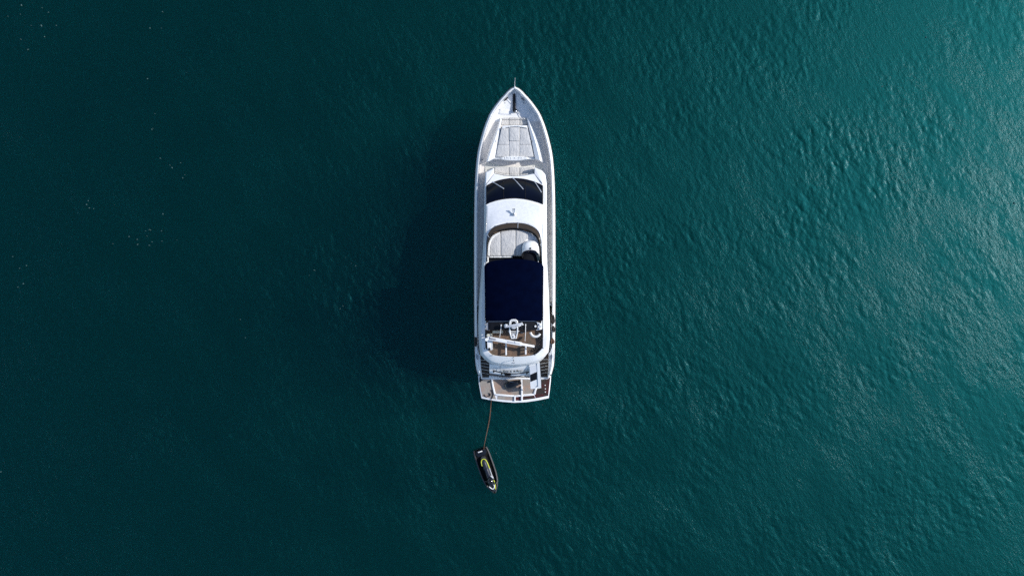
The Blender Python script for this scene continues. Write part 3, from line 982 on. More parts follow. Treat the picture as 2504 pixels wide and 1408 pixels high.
o1 = smooth_line([W(1274.6, 636, 4.55), W(1275, 623, 4.6), W(1281, 614.5, 4.66), W(1296, 610.8, 4.68), W(1310, 613, 4.66), W(1317.5, 620, 4.6), W(1320.5, 634, 4.55)], 26)
o2 = smooth_line([W(1279, 641, 4.85), W(1280, 627, 4.88), W(1285, 620, 4.92), W(1296, 617, 4.94), W(1307, 619, 4.92), W(1312, 626, 4.88), W(1314, 641, 4.85)], 26)
loft(bm, [o1, [a.lerp(b, 0.5) + Vector((0, 0, 0.03)) for a, b in zip(o1, o2)], o2, [Vector((p.x, p.y, 4.55)) for p in o2]])
obj('helm_screen', bm, M['glass'], helm, smooth=60)
bm = bmesh.new()
pslab(bm, [(1280.5, 616), (1288, 612.5), (1298, 611.5), (1307, 613), (1314.5, 617), (1316, 650), (1279, 650)], FLZ, 4.74, 0.04)
obj('helm_dash', bm, M['charcoal'], helm)
bm = bmesh.new()
pslab(bm, [(1304, 632), (1317, 634), (1318, 660), (1304, 660)], FLZ, 4.45, 0.06)
obj('helm_seat', bm, M['grey'], yacht)

bm = bmesh.new()
pslab(bm, [(1190.5, 627), (1322, 627), (1325, 700), (1188, 700)], FLZ - 0.02, FLZ + 0.03, 0.01)
obj('canopy_shade_slab', bm, M['charcoal'], fly)  # dark slab added to paint the shaded void beneath the canopy front

# --- bimini canopy
bm = bmesh.new()
FR = [(1184.3, 652), (1186, 647.5), (1190, 643.5), (1197, 640), (1215, 636.3), (1240, 633.8), (1262, 633.4), (1288, 635), (1308, 638.2), (1319, 642), (1326, 646.5), (1329.2, 652)]
RE = [(1186.5, 783.5), (1200, 784), (1230, 784.3), (1257, 784.4), (1290, 784.3), (1312, 784), (1327.5, 783.5)]
nu, nv = 29, 25
zb = lambda u: 5.64 - 0.36 * abs(u) ** 2.4
def can_pt(px, py, u):
    return W(px, py, zb(u))
fr = smooth_line([(x, y, 0) for x, y in FR], nu); re_ = smooth_line([(x, y, 0) for x, y in RE], nu)
rows = []
for j in range(nv):
    v = j / (nv - 1); r = []
    for i in range(nu):
        u = 2 * i / (nu - 1) - 1
        p = fr[i].lerp(re_[i], v)
        q = W(p.x, p.y, zb(u))
        sag = 0.035 * math.sin(v * math.pi * 3) ** 2 * (1 - u * u)
        edge = 0.06 * (max(0, 1 - v * 14) ** 2 + max(0, 1 - (1 - v) * 14) ** 2)
        q.z -= sag + edge
        r.append(q)
    rows.append(r)
vr = loft(bm, rows)
per = [rows[0][i] for i in range(nu)] + [rows[j][-1] for j in range(1, nv)] + [rows[-1][i] for i in range(nu - 2, -1, -1)] + [rows[j][0] for j in range(nv - 2, 0, -1)]
cen = Vector((AX, (per[0].y + per[nu + nv].y) / 2, 0))
loft(bm, [per, [Vector((p.x + 0.01 * (1 if p.x < AX else -1), p.y, p.z - 0.16)) for p in per]], closed=True)
bmesh.ops.remove_doubles(bm, verts=bm.verts, dist=1e-4)
canopy = obj('bimini_canopy', bm, M['navy'], yacht, smooth=55)
for v in (0.04, 0.35, 0.67, 0.96):
    j = int(round(v * (nv - 1)))
    bm = bmesh.new()
    line = [p - Vector((0, 0, 0.045)) for p in rows[j]]
    legs_l = [Vector((line[0].x, line[0].y, 4.32)), line[0] - Vector((0, 0, 0.2))]
    legs_r = [line[-1] - Vector((0, 0, 0.2)), Vector((line[-1].x + 0.02, line[-1].y, 4.32))]
    tube(bm, legs_l + line + legs_r, 0.020, 6)
    obj('canopy_bow', bm, M['steel'], canopy)

# --- radar arch
bm = bmesh.new()
AZ = 5.32
bar = [(1193.5, 788), (1197, 785.6), (1308, 785.6), (1313, 788), (1315, 796), (1314.5, 806.5), (1193.5, 807)]
pslab(bm, bar, AZ - 0.14, AZ, 0.03)
arch = obj('radar_arch', bm, M['charcoal'], yacht)
for s, x0 in ((-1, 1189.5), (1, 1322.5)):
    bm = bmesh.new()
    p0 = W(1197 if s < 0 else 1311, 797, AZ - 0.07); p1 = W(x0, 798, AZ - 0.12); p2 = Vector((p1.x + s * 0.10, p1.y + 0.12, 4.25))
    rws = []
    for p, w, h in ((p0, 0.30, 0.06), (p0.lerp(p1, 0.7), 0.26, 0.06), (p1, 0.22, 0.07), (p2, 0.34, 0.05)):
        t = Vector((0, 0, h)) if p is not p2 else Vector((s * h, 0, 0))
        rws.append([p + Vector((0, w, 0)) + t, p + Vector((0, w, 0)) - t, p - Vector((0, w, 0)) - t, p - Vector((0, w, 0)) + t])
    loft(bm, rws, closed=True, caps=True)
    obj('arch_leg', bm, M['grey'], arch)
    for k, yy in enumerate((793.5, 803.5)):
        bm = bmesh.new()
        xx = 1322.5 if s > 0 else 1189
        a = W(xx - 3.6, yy, AZ + 0.0); b = W(xx + 2.6, yy - 0.6, AZ - 0.02)
        tube(bm, [a, b], 0.075, 10, taper=0.06)
        obj('speaker_pod', bm, M['gelcoat'] if s > 0 else M['midgrey'], arch)
bm = bmesh.new()
tube(bm, [W(1194, 786, AZ + 0.02), W(1306, 785, AZ + 0.02), W(1311, 786.5, AZ + 0.02), W(1314, 791, AZ + 0.02), W(1315.5, 799, AZ + 0.02)], 0.026, 6)
obj('edge_rail', bm, M['steel'], arch)
bm = bmesh.new(); disc(bm, W(1309.2, 797.4, AZ), 0.075, 0.08, 14); obj('dome_light', bm, M['gelcoat'], arch)

# mast frame with radar
bm = bmesh.new()
fp = [(1246.6, 812, 5.37), (1246.4, 790, 5.54), (1247.6, 784.5, 5.58), (1251, 782, 5.59), (1256, 781.4, 5.59), (1261, 782, 5.59), (1264.3, 784.5, 5.58), (1265.4, 790, 5.54), (1265.2, 812, 5.37),
      (1262, 826.5, 5.12), (1251, 827, 5.12)]
tube(bm, [W(*p) for p in fp], 0.050, 8, closed=True)
fp2 = [(1248.8, 800, 5.49), (1249.4, 788.5, 5.56), (1252, 785.4, 5.57), (1256, 784.6, 5.57), (1260, 785.4, 5.57), (1262.6, 788.5, 5.56), (1263.2, 800, 5.49)]
tube(bm, [W(*p) for p in fp2], 0.030, 6)
for y, z in ((810.5, 5.37), (815, 5.30)):
    tube(bm, [W(1247, y, z), W(1265, y, z)], 0.028, 6)
tube(bm, [W(1242.5, 810, 5.34), W(1270, 809.5, 5.34)], 0.022, 6)
mast = obj('radar_mast', bm, M['gelcoat'], yacht)
bm = bmesh.new(); disc(bm, W(1255.8, 798.5, 5.50), 0.19, 0.16, 20, 0.16); obj('radar_pedestal', bm, M['grey'], mast)
bm = bmesh.new()
pslab(bm, [(1252.2, 815.5), (1260.2, 815.5), (1259.4, 825.2), (1252.6, 825.2)], 5.04, 5.22, 0.03)
obj('mast_box', bm, M['gelcoat'], mast)
bm = bmesh.new(); disc(bm, W(1255.6, 822.5, 5.22), 0.07, 0.04, 12); obj('mast_lamp', bm, M['grey'], mast)
bm = bmesh.new()
ca, cb = W(1234, 799.2, 5.78), W(1278, 791.2, 5.78)
d = (cb - ca); L = d.length; ang = math.atan2(d.y, d.x)
box(bm, (ca + cb) / 2, (L, 0.16, 0.09), ang)
bevel_all(bm, 0.025)
obj('radar_scanner', bm, M['grey'], mast)
bm = bmesh.new(); dome(bm, W(1237, 796.5, 5.72), 0.145, 0.145, 0.13); obj('satellite_dome', bm, M['grey'], mast)
bm = bmesh.new()
for x, y in ((1276, 789.6), (1277.8, 793.5), (1272.5, 795.6), (1269, 797)):
    dome(bm, W(x, y, 5.76), 0.055, 0.055, 0.06, 10, 4)
obj('mast_sensor', bm, M['gelcoat'], mast)
for pts in ([(1225.6, 794.5, 5.37), (1224.6, 806, 5.42), (1222, 824.5, 5.37)], [(1285.2, 793.5, 5.37), (1285.0, 815, 5.44), (1283.8, 834, 5.37)]):
    bm = bmesh.new()
    tube(bm, [W(*p) for p in pts], 0.024, 6, taper=0.014)
    disc(bm, W(pts[0][0], pts[0][1], AZ), 0.05, 0.07, 10)
    obj('whip_antenna', bm, M['gelcoat'], mast)

# --- aft fly deck furniture
bm = bmesh.new()
pslab(bm, [(1190.4, 826), (1203.2, 826), (1203.2, 855), (1197, 858), (1192, 856)], FLZ, 4.58, 0.03)
bar_u = obj('wet_bar', bm, M['gelcoat'], yacht)
bm = bmesh.new(); pslab(bm, [(1193.5, 851), (1198.8, 850), (1200, 856.5), (1194.5, 857.2)], 4.58, 4.66, 0.02); obj('barbecue_lid', bm, M['black'], bar_u)
bm = bmesh.new(); pslab(bm, [(1203.6, 829), (1204.4, 829), (1204.4, 855.5), (1203.6, 855.5)], FLZ, 4.61, 0.01); obj('bar_edge', bm, M['vinyl'], bar_u)
cushion([(1189.6, 818), (1192, 816), (1200, 815.8), (1203.6, 818), (1204, 822.5), (1189.5, 822.5)], FLZ, 4.52, M['cream'], yacht, 0.06, name='bar_stool')
cushion([(1204.5, 808.6), (1229.5, 808.6), (1229.8, 814.2), (1204.5, 814.4)], FLZ, 4.40, M['cream'], yacht, 0.04, name='bench_seat')
# tender crane lying across the deck
bm = bmesh.new()
ca, cb = W(1191.5, 826.3, 4.90), W(1307, 847.0, 4.90)
d = cb - ca; ang = math.atan2(d.y, d.x); L = d.length
n2 = Vector((-math.sin(ang), math.cos(ang), 0))
u2 = d.normalized()
pts = [ca - n2 * 0.13, ca + u2 * L * 0.72 - n2 * 0.13, ca + u2 * L * 0.74 - n2 * 0.085, cb - n2 * 0.075, cb + n2 * 0.075, ca + u2 * L * 0.74 + n2 * 0.085, ca + u2 * L * 0.72 + n2 * 0.13, ca + n2 * 0.13]
slab(bm, pts, 4.70, 4.90, 0.025)
crane = obj('tender_crane', bm, M['gelcoat'], yacht)
bm = bmesh.new()
for t0, t1 in ((0.04, 0.18),):
    a = ca + u2 * L * t0; b = ca + u2 * L * t1
    slab(bm, [a - n2 * 0.055, b - n2 * 0.055, b + n2 * 0.055, a + n2 * 0.055], 4.895, 4.908, 0.002)
obj('crane_panel', bm, M['midgrey'], crane)
bm = bmesh.new()
a = ca + u2 * L * 0.42; b = ca + u2 * L * 0.69
slab(bm, [a - n2 * 0.05, b - n2 * 0.05, b + n2 * 0.05, a + n2 * 0.05], 4.895, 4.908, 0.002)
obj('crane_panel', bm, M['grey'], crane)
bm = bmesh.new(); disc(bm, W(1191, 828, FLZ), 0.14, 1.0, 16, 0.13); obj('crane_pedestal', bm, M['gelcoat'], crane)
bm = bmesh.new()
tube(bm, [cb + Vector((0, 0, -0.08)), cb + u2 * 0.2 + Vector((0, 0, -0.1)), cb + u2 * 0.24 + Vector((0, -0.1, -0.4))], 0.05, 8)
tube(bm, [cb + u2 * 0.05 + n2 * 0.1 - Vector((0, 0, 0.06)), cb + u2 * 0.36 - Vector((0, 0, 0.06))], 0.03, 6)
obj('crane_hook', bm, M['black'], crane)
for x0, y0, x1, y1 in ((1236.6, 836, 1238.4, 868), (1285, 845.5, 1286, 866.5)):
    bm = bmesh.new()
    a, b = W(x0, y0, 4.24), W(x1, y1, 4.24)
    box(bm, (a + b) / 2, (0.115, (b - a).length, 0.10), 0.0)
    bevel_all(bm, 0.02)
    for t in (0.12, 0.88):
        q = a.lerp(b, t); box(bm, (q.x, q.y, (FLZ + 4.20) / 2), (0.08, 0.08, 4.20 - FLZ))
    obj('tender_chock', bm, M['gelcoat'], yacht)
bm = bmesh.new()
for k, (x, y) in enumerate(((1304, 856), (1309, 852), (1314, 850), (1318, 856), (1311, 858.5), (1300, 859))):
    c = W(x, y, FLZ)
    tube(bm, [c + Vector((0.1 * math.cos(t), 0.1 * math.sin(t), 0.03 + 0.01 * k)) for t in np.linspace(0, 2 * math.pi, 13)[:-1]], 0.022, 5, closed=True)
rp = obj('deck_rope', bm, M['rope_black'], None, loc=W(1310, 855, FLZ))
tag(rp, 'small heap of dark rope beside the crane hook on the teak fly deck', 'rope')
bm = bmesh.new()
for k in range(5):
    dome(bm, W(1273.5 + k * 1.3, 812.5 + (k * 37 % 5) * 0.8 - 1.5, FLZ), 0.04, 0.05, 0.10, 8, 3)
obj('deck_fitting', bm, M['midgrey'], yacht)

# horseshoe lifebuoy on the arch leg
bm = bmesh.new()
pts = [W(1309.2 + 12.2 * math.cos(t), 810.5 - 12.2 * math.sin(t), 4.80) for t in np.linspace(R(188), R(335), 16)]
tube(bm, pts, 0.085, 10)
lb = obj('horseshoe_lifebuoy', bm, M['vinyl'], None, loc=W(1309, 822, 4.7))
tag(lb, 'white horseshoe lifebuoy hung under the right end of the dark radar arch', 'lifebuoy')

# studs and stern lamp on the aft rim
for x, y in ((1184.5, 852), (1203.7, 868.4), (1256.3, 873.5), (1308.5, 867.5), (1328.3, 851.2)):
    bm = bmesh.new(); disc(bm, W(x, y, zi(y) - 0.03), 0.040, 0.05, 10); obj('rim_stud', bm, M['midgrey'], fly)
bm = bmesh.new()
p = W(1256.2, 879, 3.90)
tube(bm, [p, p + Vector((0, -0.05, 0.32))], 0.02, 6)
dome(bm, p + Vector((0, -0.05, 0.30)), 0.05, 0.05, 0.07)
obj('stern_lamp', bm, M['midgrey'], fly)
bm = bmesh.new()
box(bm, W(1256, 886.5, 3.72), (0.20, 0.05, 0.05)); obj('flag_socket', bm, M['midgrey'], fly)

# --- transom with the name
tz = lambda y: interp(y, [(886, 2.70), (894, 2.58), (918, 1.80), (922, 1.66)])
bm = bmesh.new()
cols = 21
rows = []
for y in (889, 895, 900, 906, 912, 917.5):
    r = []
    for k in range(cols):
        u = -1 + 2 * k / (cols - 1)
        bow = 3.2 * (1 - u * u)
        r.append(W(1258 + u * 61.2, y - 3 + bow, tz(y)))
    rows.append(r)
rows.insert(0, [p + Vector((0, 0.5, 0.0)) for p in rows[0]])
rows.append([Vector((p.x, p.y + 0.02, 0.5)) for p in rows[-1]])
loft(bm, rows)
for k in (0, cols - 1):
    col = [r[k] for r in rows]
    inner_ = [Vector((p.x, rows[0][k].y, p.z)) for p in col]
    loft(bm, [col, inner_])
transom = obj('transom', bm, M['gelcoat'], yacht, smooth=40)
# lettering lies on the sloping face
pa, pb = W(1258, 904, tz(901.0)), W(1258, 910, tz(907.0))
slope = (pa - pb).normalized()
nrm = Vector((1, 0, 0)).cross(slope).normalized()
rot = Matrix((Vector((1, 0, 0)), slope, nrm)).transposed()
mid_p = W(1257.7, 906.7, tz(904.0)) + nrm * 0.02
for txt, px, size in (('R', 1232.6, 0.32), ('O', 1238.6, 0.24), ('C', 1244.0, 0.24), ('K', 1249.4, 0.24), ('&', 1257.2, 0.25), ('R', 1265.4, 0.32), ('O', 1271.6, 0.24), ('L', 1277.2, 0.24), ('L', 1282.4, 0.24)):
    q = W(px, 906.6 + (0.5 if size < 0.3 else 0), tz(904.4)) + nrm * 0.02
    text_mesh('name_letter', txt, size, M['charcoal'], transom, q, rot, bold=0.003)
bm = bmesh.new()
tube(bm, [W(1222.8, 894, 2.62), W(1223.6, 902, tz(900) + 0.03), W(1224, 908, tz(906) + 0.03)], 0.012, 5)
tube(bm, [W(1197, 889.5, 2.68), W(1225, 893.2, 2.62), W(1258, 896, 2.57), W(1290, 893.2, 2.62), W(1317, 889, 2.68)], 0.014, 5)
obj('hatch_seam', bm, M['midgrey'], transom)
bm = bmesh.new()
rail = pl([(1205.5, 905.6, 2.40), (1224, 910.2, 2.32), (1245, 913, 2.28), (1262, 913.4, 2.28), (1280, 911.4, 2.30), (1294, 909, 2.35)], 0, 26)
tube(bm, rail, 0.040, 8)
for x, y in ((1207.3, 906.5), (1227, 911), (1288.5, 910.2)):
    a = W(x, y, 2.3); tube(bm, [a, W(x, y + 4.2, 1.88)], 0.045, 6)
obj('grab_rail', bm, M['charcoal'], transom)
bm = bmesh.new()
pts = [W(1232.5, 913.2, 2.1), W(1250.5, 913.6, 2.1)] + [W(1241.5 + 9 * math.cos(t), 913.6 + 6.6 * math.sin(t), 2.1) for t in np.linspace(R(8), R(172), 10)]
slab(bm, pts, 1.5, 2.1, 0.06)
obj('step_pad', bm, M['black'], transom)
bm = bmesh.new()
tube(bm, [W(1196, 914.3, 1.90), W(1226, 918.6, 1.80), W(1258, 921, 1.72), W(1295, 921, 1.72)], 0.035, 6)
obj('door_shadow_gap', bm, M['rubber'], transom)  # dark tube standing in for the shadow along the door's bottom edge

# --- swim platform
PZ = 0.46
bm = bmesh.new()
po = [(1168.8, 919), (1171, 940), (1174.5, 960), (1177.2, 973.8), (1200, 978.6), (1230, 982.6), (1258, 984.6), (1288, 983), (1315, 979), (1341.8, 973.4), (1345, 950), (1347, 930), (1347.6, 919), (1330, 911), (1190, 911)]
pslab(bm, po, 0.16, PZ, 0.05)
plat = obj('swim_platform', bm, M['gelcoat'], yacht)
TZ = PZ + 0.012
def teak_panel(px, mat, name='teak_panel'):
    bm = bmesh.new(); pslab(bm, px, PZ - 0.02, TZ, 0.004)
    return obj(name, bm, mat, plat, smooth=0)
teak_panel([(1171.5, 923.5), (1173.5, 940), (1177, 958), (1179.6, 969.5), (1196, 973.2), (1213.5, 976), (1208, 962), (1203.5, 944), (1200.8, 927.5), (1178, 926.5)], M['teak_grey'])
teak_panel([(1205.5, 927.5), (1207, 940), (1211.5, 961.5), (1256, 965.4), (1273.5, 964.5), (1273.5, 927.5)], M['teak_mid'])
teak_panel([(1278.3, 927.5), (1312, 927.5), (1307.5, 950), (1303.8, 960.8), (1278.3, 963.6)], M['teak_mid'])
teak_panel([(1217, 967.5), (1256.3, 970.4), (1256.3, 978.8), (1235, 977.8), (1215.8, 975.6)], M['teak_grey'])
teak_panel([(1261, 970.4), (1273.6, 969.6), (1273.6, 978.5), (1261, 979)], M['teak_wet'])
teak_panel([(1278.6, 969), (1306, 966.2), (1309.5, 973.6), (1278.6, 977.8)], M['teak_wet'])
teak_panel([(1313.5, 950), (1323.5, 948), (1323, 927.5), (1339.6, 926.5), (1339.8, 922.5), (1345.4, 922.5), (1343.5, 940), (1340.6, 967.4), (1310.6, 973.2), (1307.2, 965.4)], M['teak_wet'])
def frame_bar(px, z=0.56):
    bm = bmesh.new(); pslab(bm, px, PZ - 0.01, z, 0.025)
    return obj('frame_bar', bm, M['gelcoat'], plat)
frame_bar([(1201, 926.5), (1205, 926.5), (1207, 941), (1212.2, 962), (1208.2, 964.5), (1203.2, 943)])
frame_bar([(1208.6, 964.7), (1212.4, 962.2), (1235, 964.8), (1257, 965.6), (1257, 969.6), (1235, 968.6), (1217, 966.6)])
frame_bar([(1261, 965.6), (1274, 965), (1274, 968.9), (1261, 969.6)])
frame_bar([(1278.4, 964.8), (1304.2, 962), (1306.8, 965.2), (1278.4, 968.6)])
frame_bar([(1304.6, 961.8), (1309, 948.5), (1312.4, 948.5), (1309.6, 964.2), (1307, 965)])
frame_bar([(1257.2, 965.8), (1260.8, 965.8), (1260.8, 980.4), (1257.2, 980.4)], 0.57)
frame_bar([(1274.2, 943.5), (1278.2, 943.5), (1278.2, 979), (1274.2, 979)], 0.60)
frame_bar([(1179, 923.4), (1296, 923.2), (1296, 926.2), (1179, 926.4)], 0.58)
frame_bar([(1323, 922.4), (1339.6, 922.2), (1339.6, 925.6), (1323, 925.8)], 0.58)
for x, y in ((1333.4, 950), (1333.4, 957.8), (1333, 941.5)):
    bm = bmesh.new(); disc(bm, W(x, y, TZ), 0.045, 0.03, 12); obj('platform_light', bm, M['vinyl'], plat)
for x, y, r in ((1175.4, 929.5, 0.10), (1174.8, 922, 0.06), (1197, 933, 0.065), (1271.6, 947, 0.06)):
    bm = bmesh.new(); oval(bm, W(x, y, TZ), r * 2.6, r * 1.6, 0.10, R(70 if x < 1180 else 30)); obj('platform_chock', bm, M['black'], plat)

# --- stairs on both sides
def stair(lines, zs):
    for k in range(len(lines) - 1):
        (xa, ya), (xb, yb2) = lines[k]
        (xc, yc), (xd, yd) = lines[k + 1]
        z = zs[k]
        bm = bmesh.new()
        pslab(bm, [(xa, ya), (xb, yb2), (xd, yd - 1.2), (xc, yc - 1.2)], 0.3, z, 0.006)
        s = obj('stair_step', bm, M['teak_stair'], yacht, smooth=0)
        bm = bmesh.new()
        pslab(bm, [(xc, yc - 1.3), (xd, yd - 1.3), (xd, yd + 0.05), (xc, yc + 0.05)], 0.3, z + 0.015, 0.006)
        obj('step_nosing', bm, M['step_deck'], s)
stair([((1174.6, 866), (1197, 866)), ((1174.8, 881), (1197, 880)), ((1175.5, 887.6), (1197, 891)), ((1176, 895), (1197, 899)), ((1176.8, 903), (1197, 906.6)), ((1177.5, 911.5), (1197, 915.4)), ((1178.3, 923.5), (1197, 923.5))],
      [1.62, 1.42, 1.22, 1.02, 0.82, 0.60])
stair([((1321, 862), (1341.5, 862)), ((1321, 879), (1341.5, 879.2)), ((1321, 890.2), (1341.2, 886.6)), ((1321.5, 898.6), (1341, 894.8)), ((1322, 906), (1340.8, 902.6)), ((1322.4, 914.6), (1340.4, 910.8)), ((1322.8, 922.5), (1339.8, 922.5))],
      [1.62, 1.42, 1.22, 1.02, 0.82, 0.60])
for pts in ([(1172.2, 866, 2.2), (1173.4, 885, 1.95), (1175.2, 905, 1.5), (1176.6, 915, 1.15), (1178.2, 926, 0.62)], [(1343.6, 862, 2.2), (1343.4, 885, 1.95), (1342.6, 905, 1.5), (1341.6, 914, 1.15), (1340.6, 925.6, 0.62)]):
    bm = bmesh.new()
    line = pl(pts, 0, 14)
    loft(bm, [[p + Vector((-0.045, 0, 0)) for p in line], [p + Vector((-0.03, 0, 0.02)) for p in line], [p + Vector((0.03, 0, 0.02)) for p in line], [p + Vector((0.045, 0, 0)) for p in line], [Vector((p.x + 0.045, p.y, 0.3)) for p in line]])
    loft(bm, [[p + Vector((-0.045, 0, 0)) for p in line], [Vector((p.x - 0.045, p.y, 0.3)) for p in line]])
    obj('stair_wall', bm, M['gelcoat'], yacht)
# stern quarters: shoulder plates over the hull ends with fairlead openings
for pts, fx in (([(1162, 850), (1167, 850), (1172, 868), (1173.2, 890), (1175.8, 912), (1170, 917), (1166.2, 905), (1163.2, 885)], 1166.6), ([(1355, 850), (1350, 848), (1345.4, 862), (1344.6, 885), (1342.4, 911), (1348, 917), (1352, 900), (1354.6, 880)], 1349.2)):
    bm = bmesh.new()
    zq = lambda y: interp(y, [(845, 2.30), (880, 2.18), (905, 1.55), (920, 0.95)])
    t = [W(x, y, zq(y)) for x, y in pts]
    b = [Vector((p.x, p.y, 0.4)) for p in t]
    vr = loft(bm, [b, t], closed=True)
    f = bm.faces.new(vr[1]); bmesh.ops.triangulate(bm, faces=[f])
    q = obj('quarter_moulding', bm, M['gelcoat'], yacht, smooth=30)
    bm = bmesh.new()
    oval(bm, W(fx, 872, 2.2), 0.44, 0.13, 0.05, R(100 if fx < 1250 else 80))
    obj('fairlead', bm, M['midgrey'], q)
    bm = bmesh.new()
    oval(bm, W(fx, 872, 2.24), 0.28, 0.07, 0.05, R(100 if fx < 1250 else 80))
    obj('fairlead_roller', bm, M['steel'], q)
# winch drums and tackle on the side decks
for x in (1168.3, 1346.3):
    bm = bmesh.new()
    box(bm, W(x, 744.5, 1.9), (0.20, 0.12, 0.5)); bevel_all(bm, 0.02)
    obj('side_gate', bm, M['grey'] if x < 1250 else M['midgrey'], yacht)
bm = bmesh.new()
tube(bm, pl([(1345, 862, 1.9), (1347.5, 840, 2.0), (1348.8, 812, 2.1), (1350, 790, 2.2)], 0, 10), 0.06, 8)
obj('boat_hook_rail', bm, M['grey'], yacht)
bm = bmesh.new()
tube(bm, pl([(1170.5, 864, 1.9), (1168.6, 840, 2.0), (1167.2, 812, 2.1), (1166, 790, 2.2)], 0, 10), 0.06, 8)
obj('boat_hook_rail', bm, M['grey'], yacht)

# passerelle arm raised at the starboard side of the transom
bm = bmesh.new()
GZ = 2.15
g = {'a': (1293.6, 893), 'b': (1319.8, 886.5), 'c': (1323.4, 948), 'd': (1297.6, 951)}
def gq(s, t):
    a = Vector(g['a']).lerp(Vector(g['b']), s); b = Vector(g['d']).lerp(Vector(g['c']), s)
    p = a.lerp(b, t); return (p.x, p.y)
outer = [gq(0, 0), gq(1, 0), gq(1, 1), gq(0, 1)]
zg = lambda y: interp(y, [(886, 2.80), (915, 2.25), (950, 1.55)])
def slope_plate(px, dz, th):
    bm = bmesh.new()
    t = [W(x, y, zg(y) + dz) for x, y in px]
    b = [p - Vector((0, 0, th)) for p in t]
    vr = loft(bm, [b, t], closed=True); bm.faces.new(vr[1]); bm.faces.new(list(reversed(vr[0])))
    return bm
bm = slope_plate(outer, 0, 0.14)
pas = obj('passerelle', bm, M['gelcoat'], yacht, smooth=0)
bm = slope_plate([gq(0.05, 0.06), gq(0.70, 0.06), gq(0.70, 0.33), gq(0.05, 0.40)], 0.02, 0.03); obj('gangway_tread', bm, M['roofskid'], pas, smooth=0)
bm = slope_plate([gq(0.04, 0.405), gq(0.69, 0.335), gq(0.66, 0.635), gq(0.03, 0.70)], 0.02, 0.03); obj('gangway_panel', bm, M['charcoal'], pas, smooth=0)
bm = slope_plate([gq(0.74, 0.0), gq(1.0, 0.0), gq(1.0, 0.93), gq(0.72, 0.93)], 0.05, 0.10); obj('gangway_rail', bm, M['gelcoat'], pas, smooth=0)
bm = bmesh.new(); x, y = gq(0.62, 0.92); disc(bm, W(x, y, zg(y) + 0.005), 0.045, 0.04, 10); obj('gangway_stud', bm, M['midgrey'], pas)

# ------------------------------------------------------------------ loose things on board
# underwater scooter on the platform
def scooter():
    c = W(1253.5, 938.5, TZ)
    root = thing('underwater_scooter', 'black underwater scooter lying on the teak swim platform below the boat name', 'water scooter', c)
    ang = R(17)
    bm = bmesh.new(); rows = []
    prof = [(-0.66, 0.05, 0.10), (-0.60, 0.17, 0.18), (-0.45, 0.27, 0.28), (-0.2, 0.30, 0.33), (0.1, 0.27, 0.32), (0.35, 0.22, 0.27), (0.5, 0.19, 0.22), (0.58, 0.15, 0.18)]
    for x, w, h in prof:
        r = []
        for k in range(14):
            a = k * 2 * math.pi / 14
            yy, zz = w * math.cos(a), h * 0.5 + h * 0.5 * math.sin(a) * (1 if math.sin(a) > 0 else 0.95)
            r.append(c + Vector((x * math.cos(ang) - yy * math.sin(ang), x * math.sin(ang) + yy * math.cos(ang), 0.01 + zz)))
        rows.append(r)
    loft(bm, rows, closed=True, caps=True)
    obj('body', bm, M['jet_black'], root, smooth=70)
    bm = bmesh.new()
    e = c + Vector((0.62 * math.cos(ang), 0.62 * math.sin(ang), 0.10))
    rws = []
    for t, r_ in ((-0.14, 0.17), (0.02, 0.19), (0.05, 0.17)):
        rws.append([e + Vector((t * math.cos(ang) - r_ * math.cos(a) * math.sin(ang), t * math.sin(ang) + r_ * math.cos(a) * math.cos(ang), 0.08 + r_ * 0.55 * math.sin(a))) for a in np.linspace(0, 2 * math.pi, 15)[:-1]])
    loft(bm, rws, closed=True, caps=True)
    obj('jet_nozzle', bm, M['charcoal'], root)
    bm = bmesh.new()
    a0 = c + Vector((-0.22, 0.16, 0.335)); a1 = c + Vector((0.08, 0.22, 0.335))
    tube(bm, [a0, a0.lerp(a1, 0.5) + Vector((0, 0.01, 0.012)), a1], 0.018, 6)
    obj('handle', bm, M['steel'], root)
scooter()

bm = bmesh.new()
rws = []
for t, x, y, r in ((0, 1195.5, 919.6, 0.04), (1, 1197, 920.0, 0.105), (2, 1205, 921.0, 0.115), (3, 1215, 922.2, 0.10), (4, 1224, 924.2, 0.085), (5, 1229.5, 925.6, 0.07), (6, 1231.5, 926.2, 0.03)):
    c = W(x, y, 0.72)
    rws.append([c + Vector((0.15 * r * math.cos(a), r * math.cos(a), r * math.sin(a))) for a in np.linspace(0, 2 * math.pi, 11)[:-1]])
loft(bm, rws, closed=True, caps=True)
tag(obj('boat_fender', bm, M['vinyl'], None, loc=W(1212, 922, 0.60)), 'white tapered fender lying along the foot of the transom beside the left stairs', 'fender')

bm = bmesh.new()
tube(bm, pl([(1200.5, 953, TZ + 0.03), (1203.8, 958, TZ + 0.03), (1205.2, 965, TZ + 0.03), (1204.2, 971, TZ + 0.05), (1201.5, 974.5, PZ + 0.05)], 0, 22), 0.03, 7)
tube(bm, pl([(1195.5, 961, TZ + 0.03), (1198.8, 963.5, TZ + 0.04), (1198, 967, TZ + 0.04), (1194.5, 967.6, TZ + 0.03)], 0, 14), 0.045, 7)
tube(bm, pl([(1184, 964, TZ + 0.03), (1186.5, 968.5, TZ + 0.03), (1191, 970.5, TZ + 0.03)], 0, 10), 0.03, 7)
tag(obj('mooring_line', bm, M['rope_black'], None, loc=W(1200, 966, TZ)), 'dark mooring line curled on the grey left corner of the swim platform', 'rope')

